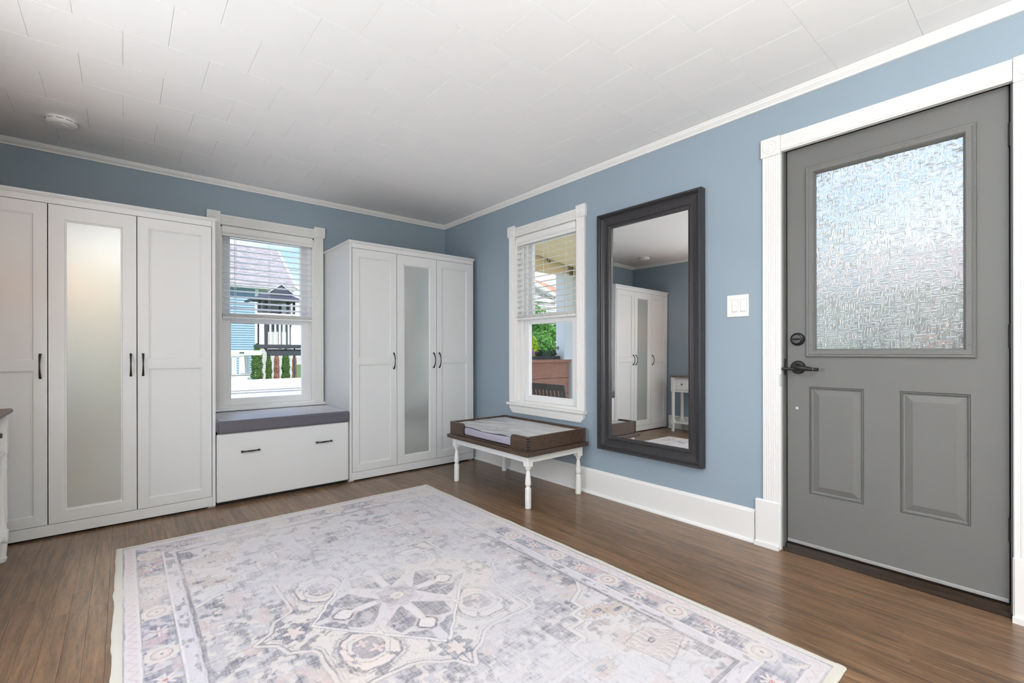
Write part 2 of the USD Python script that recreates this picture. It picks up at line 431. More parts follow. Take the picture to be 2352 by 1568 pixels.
# crown moulding (across = down from the ceiling, out)
crown = Polygon([(0, 0), (.002, .034), (.010, .034), (.014, .030), (.020, .028), (.030, .018), (.036, .012), (.038, .013), (.044, .012), (.044, 0)])
def crown_run(plane, a0, a1):
    m = along_a(Polygon([(-x, y) for x, y in crown.exterior.coords]), HC, a0, a1)
    return plane(m)
for n, pl, a0, a1, lab in ((1, BACK, XL, 0, 'white crown moulding along the back wall'), (2, RIGHT, 0, -YR, 'white crown moulding above the mirror and door'), (3, LEFT, YR, 0, 'white crown moulding on the left wall')):
    tag(obj(f'trim_{n}', crown_run(pl, a0, a1), M['trim']), lab, 'moulding', kind='structure')

def base_run(plane, a0, a1):
    board = Polygon([(0, 0), (0, .016), (.160, .016), (.166, .013), (.172, .010), (.176, .004), (.176, 0)])
    shoe = Polygon([(0, .016), (0, .030), (.008, .029), (.014, .025), (.018, .019), (.019, .016)])
    return plane([along_a(board, 0, a0, a1)]), plane([along_a(shoe, 0, a0, a1)])
for nm, pl, a0, a1, lab in (('baseboard_right', RIGHT, .02, 3.120, 'tall white baseboard below the mirror'), ('baseboard_left', LEFT, YR, -.62, 'white baseboard behind the console table, seen in the mirror')):
    t = thing(nm, lab, 'baseboard', kind='structure')
    b_, s_ = base_run(pl, a0, a1)
    obj('board', b_, M['trim'], t); obj('shoe_moulding', s_, M['trim'], t)


def rosette(a, b, w, hgt, t=.028):
    m = [cbx((a, b, 0), (a + w, b + hgt, t), .003)]
    r = min(w, hgt) * .38
    ring = lathe([(r, t - .002), (r * .98, t + .003), (r * .86, t + .004), (r * .78, t + .0005), (r * .66, t + .0005), (r * .58, t + .004), (r * .42, t + .004), (r * .34, t + .001), (r * .2, t + .004), (0.0005, t + .005)], 28)
    ring.apply_translation((a + w / 2, b + hgt / 2, 0))
    return m + [ring]


# ---------------------------------------------------------------- windows
def window(n, P, a0, a1, side, label, apron=True):
    t = thing(f'window_{n}', label, 'window', kind='structure')
    cw = .077
    for s in (0, 1):
        aa = a0 - cw if s == 0 else a1
        obj('side_casing', P(along_b(fluted(cw, .021), aa, WB0 - .012, 2.013)), M['trim'], t)
        obj('corner_block', P(rosette(a0 - .091 if s == 0 else a1, 2.013, .091, .091)), M['trim'], t, 'square corner block with a turned rosette', smooth=35)
    obj('head_casing', P(along_a(fluted(.078, .021), 2.006, a0, a1)), M['trim'], t)
    # stool with a rounded nose, apron with clipped lower corners
    nose = Polygon([(0, -.04), (0, .034), (.004, .041), (.0125, .044), (.021, .041), (.025, .034), (.025, -.04)])
    obj('stool', P(along_a(nose, WB0 - .038, a0 - .088, a1 + .088)), M['trim'], t, smooth=40)
    if apron:
        ap = Polygon([(a0 - .070, .562), (a1 + .070, .562), (a1 + .070, .535), (a1 + .036, .497), (a0 - .036, .497), (a0 - .070, .535)])
        obj('apron', P([prism(ap, 0, .014), prism(ap.intersection(sbox(-9, .505, 9, .522)).buffer(-.001), .014, .019), prism(ap.intersection(sbox(-9, .530, 9, .562)).buffer(-.001), .014, .022)]), M['trim'], t)
    # box frame
    j = .012
    obj('jamb_liner', P([bx((a0, WB0 - .012, -.158), (a0 + j, WB1, .002)), bx((a1 - j, WB0 - .012, -.158), (a1, WB1, .002)), bx((a0, WB1 - j, -.158), (a1, WB1, .002)), bx((a0, WB0 - .03, -.158), (a1, WB0 + .006, .006))]), M['trim'], t)
    st = side - .052 - j
    obj('stop', P([cbx((a0 + j, WB0, -.048), (a0 + j + st, WB1, -.032), .002), cbx((a1 - j - st, WB0, -.048), (a1 - j, WB1, -.032), .002), cbx((a0 + j, WB1 - .03, -.048), (a1 - j, WB1, -.032), .002)]), M['trim'], t)
    sa, sb = a0 + side - .052, a1 - side + .052
    for nm, b0, b1, h0, h1, br, tr in (('lower_sash', WB0 + .004, 1.292, -.088, -.052, .044, .032), ('upper_sash', 1.262, WB1 - .006, -.126, -.092, .032, .05)):
        g0, g1, gb0, gb1 = sa + .052, sb - .052, b0 + br, b1 - tr
        fr = [cbx((sa, b0, h0), (g0, b1, h1), .002), cbx((g1, b0, h0), (sb, b1, h1), .002), cbx((g0, b0, h0), (g1, gb0, h1), .002), cbx((g0, gb1, h0), (g1, b1, h1), .002)]
        fr += [rect_sweep(g0, gb0, g1, gb1, [(0, h1 - .004), (.006, h1 - .010), (.006, h0 + .006), (0, h0)])]
        s = obj(nm, P(fr), M['vinyl'], t)
        obj('glass_pane', P(bx((g0 + .002, gb0 + .002, (h0 + h1) / 2 - .002), (g1 - .002, gb1 - .002, (h0 + h1) / 2 + .002))), M['pane'], s)
    obj('sash_lock', P([cbx(((a0 + a1) / 2 - .025, 1.286, -.08), ((a0 + a1) / 2 + .025, 1.298, -.055), .003)]), M['plastic'], t)
    return t


window(1, BACK, W1A, W1B, .076, 'white double-hung window above the storage bench', apron=False)
window(2, RIGHT, W2A, W2B, .102, 'white double-hung window above the pet bed')


def blind(P, a0, a1, label, top=1.912, n=13, gap=.0455, rail=1.284):
    t = thing('window_blind', label, 'blind', group='half-lowered window blinds')
    a0 += .013; a1 -= .013
    obj('headrail', P([cbx((a0, 1.925, -.030), (a1, 1.985, .004), .002)]), M['blind'], t)
    val = Polygon([(0, 0), (0, .010), (.006, .016), (.012, .012), (.046, .012), (.052, .016), (.058, .010), (.058, 0)])
    obj('valance', P([along_a(val, 1.944, a0 - .001, a1 + .001)]), M['blind'], t)
    c, s = math.cos(math.radians(19)), math.sin(math.radians(19))
    for k in range(n):
        b = top - k * gap
        m = cbx((a0, -.0017, -.025), (a1, .0017, .025), .0012)
        v = m.vertices.copy(); m.vertices[:, 1] = b + v[:, 1] * c - v[:, 2] * s; m.vertices[:, 2] = -.014 + v[:, 1] * s + v[:, 2] * c
        obj('slat', P(m), M['blind'], t)
    for k in range(5):
        obj('slat', P(cbx((a0, rail + .018 + .0048 * k, -.040), (a1, rail + .0215 + .0048 * k, .010 - .001 * (k % 2)), .001)), M['blind'], t)
    obj('bottom_rail', P(cbx((a0, rail, -.040), (a1, rail + .016, .011), .003)), M['blind'], t)
    for f in (.14, .5, .86):
        aa = a0 + f * (a1 - a0)
        obj('ladder_cord', P([tube([(aa, rail, h), (aa, 1.94, h)], .0011, 5) for h in (.0125, -.0415)] + [bx((aa - .006, rail + .006, .0105), (aa + .006, rail + .014, .0135))]), M['blind'], t)
    obj('lift_cord', P([tube([(a0 + .08, 1.94, .016), (a0 + .082, rail - .01, .0165), (a0 + .086, rail - .03, .016), (a0 + .097, rail - .012, .016)], .0012, 5)]), M['blind'], t)
    return t


blind(BACK, W1A, W1B, 'white faux wood blind half lowered in the window above the storage bench')
blind(RIGHT, W2A, W2B, 'white faux wood blind half lowered in the window above the pet bed', rail=1.292)

# ---------------------------------------------------------------- door
d = thing('door_1', 'grey entry door with a textured glass lite and two raised panels', 'door', kind='structure')
H0 = -.034                                    # face of the slab behind the wall plane
a0, a1, b0, b1 = 3.264, 4.046, .052, 2.052
LA0, LA1, LB0, LB1 = 3.350, 3.958, .994, 1.945
pans = [(3.362, .308, 3.586, .846), (3.716, .308, 3.940, .846)]
slab = sbox(a0, b0, a1, b1).difference(sbox(LA0 + .03, LB0 + .03, LA1 - .03, LB1 - .03))
for q in pans:
    slab = slab.difference(sbox(q[0], q[1], q[2], q[3]))
obj('slab', RIGHT([prism(slab, H0 - .043, H0)]), M['door'], d)
fr = obj('lite_frame', RIGHT(rect_sweep(LA0, LB0, LA1, LB1, [(0, H0), (.001, H0 + .010), (.005, H0 + .013), (.012, H0 + .011), (.014, H0 + .014), (.030, H0 + .014), (.034, H0 + .010), (.040, H0 - .004), (.040, H0 - .02)])), M['door'], d)
scr = []
for f in np.linspace(.06, .94, 5):
    for a in (LA0 + .021, LA1 - .021):
        scr.append(lathe([(.0055, H0 + .013), (.005, H0 + .0155), (.0005, H0 + .016)], 10, (a, LB0 + f * (LB1 - LB0), 0)))
for f in (.1, .37, .63, .9):
    for b in (LB0 + .021, LB1 - .021):
        scr.append(lathe([(.0055, H0 + .013), (.005, H0 + .0155), (.0005, H0 + .016)], 10, (LA0 + f * (LA1 - LA0), b, 0)))
obj('screw_plug', RIGHT(scr), M['door'], fr)
obj('textured_glass', RIGHT(bx((LA0 + .038, LB0 + .038, H0 - .026), (LA1 - .038, LB1 - .038, H0 - .020))), M['woven'], d, 'woven texture privacy glass')
for q in pans:
    obj('raised_panel', RIGHT([rect_sweep(*q, [(0, H0), (.002, H0 - .006), (.007, H0 - .002), (.011, H0 - .010), (.016, H0 - .011), (.042, H0 - .002), (.044, H0 - .001)]),
                               bx((q[0] + .0435, q[1] + .0435, H0 - .02), (q[2] - .0435, q[3] - .0435, H0 - .0010)), bx((q[0] - .001, q[1] - .001, H0 - .04), (q[2] + .001, q[3] + .001, H0 - .014))]), M['door'], d)
# jamb, stop and weather strip
obj('jamb', RIGHT([bx((DA0 - .002, 0, -.158), (DA0 + .006, DB1, -.004)), bx((DA1 - .006, 0, -.158), (DA1 + .002, DB1, -.004)), bx((DA0, DB1 - .006, -.158), (DA1, DB1 + .002, -.004))]), M['door'], d)
obj('weather_strip', RIGHT([bx((DA0 + .005, .03, -.12), (a0 + .001, DB1 - .004, H0 - .008)), bx((a1 - .001, .03, -.12), (DA1 - .005, DB1 - .004, H0 - .008)), bx((DA0, b1 - .001, -.12), (DA1, DB1 - .004, H0 - .008))]), M['blackgap'], d)
obj('door_sweep', RIGHT([cbx((a0, b0 - .008, H0 - .03), (a1, b0 + .008, H0 + .006), .003)]), M['sweep'], d, 'pale grey sweep strip')
obj('threshold', RIGHT([prism([(DA0, 0), (DA1, 0), (DA1, .018), (DA0, .018)], -.16, -.002), prism([(DA0, .018), (DA1, .018), (DA1, .036), (DA0, .036)], -.16, -.022), bx((DA0, .03, -.16), (DA1, .056, -.05))]), M['threshold'], d)
# hardware
db = obj('deadbolt', RIGHT(lathe([(.033, H0), (.033, H0 + .006), (.030, H0 + .012), (.022, H0 + .017), (.021, H0 + .021), (.0005, H0 + .022)], 36, (3.312, 1.084, 0))), M['black'], d, 'round black deadbolt', smooth=40)
tt = cbx((3.294, 1.0795, H0 + .020), (3.330, 1.0885, H0 + .033), .004)
obj('thumb_turn', RIGHT(tt), M['black'], db)
lv = obj('lever_rose', RIGHT(lathe([(.034, H0), (.034, H0 + .005), (.030, H0 + .011), (.018, H0 + .014), (.014, H0 + .022), (.013, H0 + .045), (.0005, H0 + .046)], 36, (3.314, .941, 0))), M['black'], d, 'black door lever on a round rose', smooth=40)
obj('lever', RIGHT(tube([(3.306, .941, H0 + .040), (3.322, .942, H0 + .046), (3.350, .940, H0 + .048), (3.385, .935, H0 + .047), (3.414, .933, H0 + .045), (3.254, .933, H0 + .044)], [.011, .0125, .0115, .009, .0085, .007], 12)), M['black'], lv, smooth=50)
obj('lever_button', RIGHT(tube([(3.394, .9345, H0 + .0465), (3.3955, .9344, H0 + .0465)], .0098, 12)), M['steel'], lv)
obj('screw_hole_plug', RIGHT(lathe([(.0075, H0), (.0075, H0 + .003), (.004, H0 + .003), (.0035, H0 + .0005), (.0005, H0 + .0005)], 16, (3.309, .733, 0))), M['steel'], d)
obj('latch_plate', RIGHT([cbx((DA0 + .002, .90, -.03), (DA0 + .0072, .985, -.006), .001)]), M['black'], d)
for b in (.33, 1.08, 1.86):
    obj('hinge', RIGHT([tube([(4.050, b - .045, H0 + .006), (4.050, b + .045, H0 + .006)], .006, 10), bx((4.044, b - .045, H0 - .004), (4.052, b + .045, H0 + .002))]), M['iron'], d)

t4 = thing('trim_4', 'white fluted door casing with corner rosettes and plinth blocks', 'door casing', kind='structure')
CW = .088
for s in (0, 1):
    aa = DA0 - CW - .001 if s == 0 else DA1 + .001
    obj('side_casing', RIGHT(along_b(fluted(CW, .021, 6), aa, .22, 2.035)), M['trim'], t4)
    obj('corner_block', RIGHT(rosette(DA0 - .095 if s == 0 else DA1 + .001, 2.034, .094, .096)), M['trim'], t4, smooth=35)
    pa = DA0 - .124 if s == 0 else DA1 + .002
    obj('plinth_block', RIGHT([cbx((pa - .003, 0, 0), (pa + .1235, .244, .027), .006), prism(Polygon([(pa - .003, 0), (pa + .118, 0), (pa + .118, .022), (pa - .003, .022)]), .0, .038)]), M['trim'], t4)
obj('head_casing', RIGHT([along_a(fluted(.075, .021, 5), 2.054, DA0, DA1), bx((DA0, 2.048, -.01), (DA1, 2.056, .016))]), M['trim'], t4)
tag(obj('trim_5', RIGHT([cbx((3.243, .842, .0), (3.2512, .905, .0225), .001)]), M['greypipe']), 'small grey strike plate on the door casing edge', 'strike plate', kind='structure')


# ---------------------------------------------------------------- wardrobes
def bow_handle(x, z0, z1, y, vertical=True):
    """bowed pull between two feet; local y is out (negative = into the room)"""
    s = np.linspace(0, 1, 17)
    out = .006 + .026 * np.sin(np.pi * s) ** .8
    r = .0034 + .0022 * np.abs(2 * s - 1) ** 1.5
    pts = [(x, y - o, z0 + (z1 - z0) * q) for q, o in zip(s, out)]
    m = [tube(pts, r, 8)]
    for z in (z0, z1):
        f = lathe([(.0066, 0), (.0066, .004), (.005, .008), (.0005, .010)], 12); f.apply_transform(trimesh.transformations.rotation_matrix(math.pi / 2, (1, 0, 0))); f.apply_translation((x, y, z)); m.append(f)
    return m


WW, WD, WH = 1.183, .592, 1.90


def wardrobe(loc, label):
    t = thing('wardrobe', label, 'wardrobe', loc, group='three-door white wardrobes')
    F = Plane((1, 0, 0), (0, -1, 0), (0, -WD, 0))        # local front plane
    dep = WD - .022
    obj('carcass', [cbx((0, -WD + .001, .012), (.019, -.006, WH - .020), .0015), cbx((WW - .019, -WD + .001, .012), (WW, -.006, WH - .020), .0015), bx((.018, -dep + .01, .06), (WW - .018, -.012, .078)),
                    bx((.018, -dep + .01, 1.845), (WW - .018, -.012, 1.863)), bx((.01, -.016, .06), (WW - .01, -.008, 1.87))] +
        [bx((x, y - .04, 0), (x + .04, y, .014)) for x in (.0, WW - .04) for y in (-.05, -WD + .06)], M['cab'], t)
    obj('inner_shadow_board', [bx((.016, -dep + .0, .001), (WW - .016, -dep + .006, 1.85))], M['blackgap'], t)  # black board put behind doors and plinth as shade in the gaps
    obj('plinth', F(cbx((.0195, .012, -.02), (WW - .0195, .0735, -.001), .0015)), M['cab'], t)
    obj('frieze', F([cbx((.0195, 1.8435, -.02), (WW - .0195, WH - .018, -.001), .0015)]), M['cab'], t)
    cor = [(0, 0), (0, .004), (.003, .007), (.008, .010), (.010, .013), (.024, .014), (.026, .012), (.026, 0)]
    body = cbx((-.008, -WD - .008, WH - .022), (WW + .008, -.004, WH), .005)
    obj('cornice', [body, cbx((-.012, -WD - .013, WH - .014), (WW + .012, -.004, WH), .004)], M['cab'], t)
    edges = (.0205, .4010, .7820, WW - .0205)
    for k in range(3):
        x0, x1 = edges[k] + .0021, edges[k + 1] - .0021
        z0, z1 = .0765, 1.8405
        st = .062 if k == 1 else .052
        if k == 1:
            holes = [(x0 + st, .140, x1 - st, 1.765)]
        else:
            holes = [(x0 + st, .132, x1 - st, .923), (x0 + st, .977, x1 - st, 1.778)]
        sh = sbox(x0, z0, x1, z1)
        for q in holes:
            sh = sh.difference(sbox(*q))
        dm = [prism(sh, -.019, 0)]
        dd = obj('door', F(dm + [rect_sweep(*q, [(0, .0), (.002, -.0005), (.006, -.0045), (.010, -.0045), (.011, -.009)]) for q in holes]), M['cab'], t)
        for q in holes:
            if k == 1:
                obj('frosted_glass', F(bx((q[0] + .002, q[1] + .002, -.016), (q[2] - .002, q[3] - .002, -.0088))), M['frost'], dd, 'tall frosted mirror glass')
            else:
                obj('panel', F(bx((q[0] + .002, q[1] + .002, -.016), (q[2] - .002, q[3] - .002, -.0085))), M['cab'], dd)
        hx = x0 + .026 if k == 2 else x1 - .027
        obj('handle', bow_handle(hx, .884, 1.010, -WD), M['iron'], dd, 'dark bowed pull handle', smooth=50)
    return t


wd1 = wardrobe((-3.313, 0, 0), 'white three-door wardrobe left of the storage bench, beside the console table')
dup(wd1, (-1.2405, 0, 0), 'white three-door wardrobe in the corner between the two windows')

# ---------------------------------------------------------------- storage bench and its cushion
t = thing('storage_bench', 'low white storage bench with two dark pulls under the window', 'storage bench')
BX0, BX1 = -2.128, -1.2445
obj('carcass', [bx((BX0 + .004, -.57, .03), (BX0 + .022, -.03, .474)), bx((BX1 - .022, -.57, .03), (BX1 - .004, -.03, .474)), bx((BX0 + .004, -.57, .456), (BX1 - .004, -.03, .474)), bx((BX0 + .02, -.56, .03), (BX1 - .02, -.03, .05)), bx((BX0 + .02, -.045, .03), (BX1 - .02, -.03, .474))] +
    [bx((x, y, 0), (x + .04, y + .04, .035)) for x in (BX0 + .03, BX1 - .07) for y in (-.5, -.1)], M['cab'], t)
obj('kick_board', bx((BX0 + .01, -.560, .001), (BX1 - .01, -.552, .05)), M['blackgap'], t)  # added black board standing in for shade in the gap under the bench
dr = obj('drawer_front', cbx((BX0 + .003, -.592, .024), (BX1 - .003, -.570, .477), .006), M['cab'], t)
for xa, xb in ((-1.980, -1.877), (-1.492, -1.387)):
    s = np.linspace(0, 1, 13)
    pts = [(xa + (xb - xa) * q, -.592 - .020 - .004 * math.sin(math.pi * q), .349) for q in s]
    hm = [tube(pts, .0036 + .0022 * np.sin(np.pi * s) ** 2, 8)]
    for x in (xa, xb):
        for dx, r in ((0, .0075), (.010 if x == xa else -.010, .0055)):
            hm.append(trimesh.creation.icosphere(2, r).apply_translation((x + dx, -.611, .349)))
        hm.append(tube([(x, -.590, .349), (x, -.612, .349)], .0048, 8))
    obj('handle', hm, M['iron'], dr, smooth=50)


def soft_block(lo, hi, r, nx, ny, fn=None):
    """a cushion: rounded box built as a manifold hull, refined and displaced"""
    import manifold3d as mf
    pts = []
    for x in (lo[0] + r, hi[0] - r):
        for y in (lo[1] + r, hi[1] - r):
            for z in (lo[2] + r, hi[2] - r):
                pts.append(mf.Manifold.sphere(r, 20).translate((x, y, z)))
    m = mf.Manifold.batch_hull(pts).refine_to_length(nx)
    g = m.to_mesh()
    tm = trimesh.Trimesh(g.vert_properties[:, :3], g.tri_verts, process=False)
    if fn is not None:
        tm.vertices = fn(np.array(tm.vertices))
    return tm


def seat_fn(v):
    w = v.copy()
    top = np.clip((v[:, 2] - .52) / .04, 0, 1)
    xr = (v[:, 0] - BX0) / (BX1 - BX0)
    w[:, 2] += top * (.006 * np.sin(np.pi * xr) * np.sin(np.pi * np.clip((v[:, 1] + .60) / .57, 0, 1)) + .002 * (meshkit.fbm(v * 6) - .5))
    front = np.clip((-.56 - v[:, 1]) / .03, 0, 1)
    wr = np.exp(-((xr - .50) / .06) ** 2) * np.sin(xr * 150) + .6 * np.exp(-((xr - .62) / .05) ** 2) * np.sin(xr * 190)
    w[:, 1] += front * .0028 * wr
    return w


sc = thing('seat_cushion', 'dark slate grey box cushion on the storage bench', 'cushion')
obj('cover', soft_block((BX0 + .008, -.608, .478), (BX1 + .002, -.050, .563), .016, .022, 0, seat_fn), M['seat'], sc, smooth=True)
pip = [tube([(BX0 + .02, -.608, z), (BX1 - .01, -.608, z)], .0022, 6) for z in (.550,)]
obj('seam', pip, M['seat'], sc)

# ---------------------------------------------------------------- low table with the pet bed tray
t = thing('low_table', 'low white table with turned legs and a dark stained top under the right window', 'table')
TX0, TX1, TY0, TY1, TZ = -.632, -.036, -1.990, -1.040, .346
obj('top_board', cbx((TX0, TY0, TZ), (TX1, TY1, TZ + .028), .003), M['darkwood'], t)
obj('apron', [bx((-.585, -1.93, .297), (-.567, -1.09, TZ)), bx((-.095, -1.93, .297), (-.077, -1.09, TZ)), bx((-.575, -1.945, .297), (-.085, -1.927, TZ)), bx((-.575, -1.098, .297), (-.085, -1.080, TZ))], M['trim'], t)
for lx, ly in ((-.574, -1.934), (-.574, -1.091), (-.088, -1.934), (-.088, -1.091)):
    prof = [(.0185, 0), (.0205, .003), (.0205, .128), (.0165, .136), (.0135, .140), (.0135, .143), (.0165, .147), (.0205, .156), (.0200, .175), (.0165, .205), (.0130, .232), (.0115, .247), (.0120, .250), (.0170, .254), (.0185, .262), (.0225, .270), (.0225, .274)]
    leg = [lathe(prof, 16, (lx, ly, 0)), cbx((lx - .0235, ly - .0235, .272), (lx + .0235, ly + .0235, TZ), .003)]
    obj('leg', leg, M['trim'], t, smooth=30)

t = thing('pet_bed_tray', 'dark stained wooden tray with finger joints and a low front, on the low table', 'tray')
PX0, PX1, PY0, PY1, PZ0, PZ1, th = -.604, -.040, -1.965, -1.045, TZ + .0285, .470, .019
front = Polygon([(PY0, PZ0), (PY1, PZ0), (PY1, PZ1), (-1.205, PZ1), (-1.215, PZ1 - .004), (-1.224, PZ1 - .014), (-1.228, PZ1 - .03), (-1.229, PZ0 + .022), (-1.236, PZ0 + .012), (-1.246, PZ0 + .010),
                 (-1.772, PZ0 + .010), (-1.782, PZ0 + .012), (-1.789, PZ0 + .022), (-1.790, PZ1 - .03), (-1.794, PZ1 - .014), (-1.803, PZ1 - .004), (-1.813, PZ1), (PY0, PZ1)])
fm = prism(front, 0, th)
v = fm.vertices.copy(); fm.vertices = np.stack([PX0 + v[:, 2], v[:, 0], v[:, 1]], 1)
obj('front_board', fm, M['darkwood'], t)
obj('back_board', cbx((PX1 - th, PY0, PZ0), (PX1, PY1, PZ1), .002), M['darkwood'], t)
obj('end_board', cbx((PX0 + th, PY0 + .0004, PZ0), (PX1 - th, PY0 + th, PZ1), .002), M['darkwood'], t)
obj('end_board', cbx((PX0 + th, PY1 - th, PZ0), (PX1 - th, PY1 - .0004, PZ1), .002), M['darkwood'], t)
obj('tray_floor', bx((PX0 + th, PY0 + th, PZ0), (PX1 - th, PY1 - th, PZ0 + .006)), M['darkwood'], t)
fz = (PZ1 - PZ0) / 11
for k in range(5):
    z = PZ0 + fz * (2 * k + 1)
    obj('finger_joint', cbx((PX0 - .0006, PY0 - .0008, z), (PX0 + th * .95, PY0 + th * .6, z + fz), .0006), M['black'], t)


def pet_top(v):
    w = v.copy()
    x, y = (v[:, 0] - PX0) / (PX1 - PX0), (v[:, 1] - PY0) / (PY1 - PY0)
    top = np.clip((v[:, 2] - .44) / .012, 0, 1)
    # long folds that fan out from the near corner towards the far side
    ang = y * 1.0 + .55 * x * (1 - .4 * y)
    q = meshkit.fbm(np.stack([x * 1.6, y * 2.2, 0 * x], 1) * 1.7, 3, 5)
    groove = lambda th, wd: -np.exp(-(np.sin(np.pi * th) / wd) ** 2)
    f = .9 * groove(3.9 * x + 1.5 * y + 1.3 * q, .30) + .5 * groove(7.3 * x + 2.3 * y * y + 1.9 * q, .28) + .35 * np.sin(2 * np.pi * (3.9 * x + 1.5 * y + 1.3 * q + .2))
    amp = .021 * np.exp(-((x - .42) / .38) ** 2) * (.30 + .9 * np.sin(np.pi * np.clip(y * .9 + .1, 0, 1)))
    w[:, 2] += top * (amp * f - .010 * np.exp(-((x - .02) / .16) ** 2) * np.sin(np.pi * np.clip((y - .15) / .7, 0, 1)) + .003 * np.exp(-((y - .93) / .05) ** 2))
    return w


t = thing('pet_bed_cushion', 'lavender grey cushion with a creased silver velvet top in the dark tray', 'cushion')
ci0, ci1 = (PX0 + .012, PY0 + .023, PZ0 + .011), (PX1 - .022, PY1 - .023, .445)
obj('cushion_body', soft_block((PX0 + th + .001, PY0 + th + .002, PZ0 + .0065), (PX1 - th - .001, PY1 - th - .002, .432), .018, .03, 0), M['lavender'], t, smooth=True)
bul = soft_block((PX0 + .004, -1.785, PZ0 + .0125), (PX0 + .12, -1.233, .445), .014, .02, 0, lambda v: v + np.stack([0 * v[:, 0], 0 * v[:, 0], -.010 * np.clip((v[:, 2] - .42) / .02, 0, 1) * np.sin(np.pi * np.clip((v[:, 1] + 1.79) / .56, 0, 1))], 1))
obj('front_bulge', bul, M['lavender'], t, smooth=True)
nx, ny = 150, 230
gx, gy = np.meshgrid(np.linspace(PX0 + th + .0015, PX1 - th - .0015, nx), np.linspace(PY0 + th + .002, PY1 - th - .002, ny), indexing='ij')
vv = np.stack([gx.ravel(), gy.ravel(), np.full(gx.size, .4600)], 1)
vv = pet_top(vv)
edge = np.minimum(np.minimum((vv[:, 0] - PX0 - th), (PX1 - th - vv[:, 0])), np.minimum(vv[:, 1] - PY0 - th, PY1 - th - vv[:, 1]))
vv[:, 2] = np.maximum(vv[:, 2] - .008 * np.exp(-edge / .010), .4335) 
idx = np.arange(nx * ny).reshape(nx, ny)
ff = np.concatenate([np.stack([idx[:-1, :-1], idx[1:, :-1], idx[1:, 1:]], -1).reshape(-1, 3), np.stack([idx[:-1, :-1], idx[1:, 1:], idx[:-1, 1:]], -1).reshape(-1, 3)])
obj('velvet_top', trimesh.Trimesh(vv, ff, process=False), M['velvet'], t, 'creased silver grey velvet top', smooth=True)

# ---------------------------------------------------------------- mirror, switch, smoke detector
t = thing('wall_mirror', 'tall wall mirror in a wide charcoal wooden frame', 'mirror')
ma0, ma1, mb0, mb1 = 2.078, 2.842, .343, 1.972
prof = [(0, .002), (0, .050), (.003, .055), (.010, .056), (.014, .054), (.0155, .047), (.018, .045), (.0215, .046), (.0235, .043), (.025, .036), (.034, .029), (.046, .0245), (.060, .0225), (.071, .0235), (.074, .027), (.078, .0275), (.080, .022), (.094, .017), (.098, .0165), (.098, .004)]
for s in range(4):
    full = rect_sweep(ma0, mb0, ma1, mb1, prof)
    keep = [i for i, f in enumerate(full.faces) if (i // 2) % 4 == s]
    m = trimesh.Trimesh(full.vertices, full.faces[keep], process=False); m.remove_unreferenced_vertices()
    obj('frame_rail', RIGHT(m), M['frame'], t, smooth=40)
mg = bx((ma0 + .09, mb0 + .09, .002), (ma1 - .09, mb1 - .09, .005))
mg.vertices[:, 2] += .0105 * (mb1 - .09 - mg.vertices[:, 1]) / (mb1 - mb0 - .18)        # the glass sits a touch proud at its foot
obj('mirror_glass', RIGHT(mg), M['mirror'], t, 'silvered mirror glass')
obj('backing_board', RIGHT(bx((ma0 + .004, mb0 + .004, .0003), (ma1 - .004, mb1 - .004, .0018))), M['frame'], t)

t = thing('light_switch', 'white double rocker light switch left of the door', 'light switch')
obj('wall_plate', RIGHT([cbx((2.969, 1.212, 0), (3.088, 1.334, .007), .004)]), M['plastic'], t)
for a in (2.998, 3.044):
    obj('rocker', RIGHT([cbx((a - .0005, 1.239, .006), (a + .0335, 1.307, .0095), .002), cbx((a + .003, 1.243, .009), (a + .030, 1.273, .0125), .003)]), M['plastic'], t)
obj('plate_seam', RIGHT([rect_sweep(2.9965, 1.2375, 3.033, 1.3085, [(0, .0072), (.0012, .0074)]), rect_sweep(3.0425, 1.2375, 3.079, 1.3085, [(0, .0072), (.0012, .0074)])]), M['greypipe'], t)

t = thing('smoke_detector', 'round white smoke detector on the ceiling', 'smoke detector', (-2.862, -.515, HC))
obj('mounting_base', lathe([(.064, -.008), (.066, -.004), (.066, .0)], 40), M['plastic'], t, smooth=40)
obj('cover', lathe([(.0005, -.036), (.020, -.036), (.050, -.034), (.061, -.030), (.067, -.024), (.068, -.012), (.066, -.008), (.06, -.006)], 48), M['plastic'], t, smooth=40)
obj('test_button', lathe([(.0005, -.0375), (.016, -.0375), (.018, -.035)], 24, (.008, -.01, 0)), M['plastic'], t)
sl = []
for a in np.radians([198, 232, 268, 302, 336, 12, 50, 88, 126, 162]):
    g = np.linspace(a - .22, a + .22, 8)
    sl.append(tube(np.stack([.0675 * np.cos(g), .0675 * np.sin(g), np.full(8, -.0145)], 1), .0013, 5))
obj('vent_slot', sl, M['blackgap'], t)

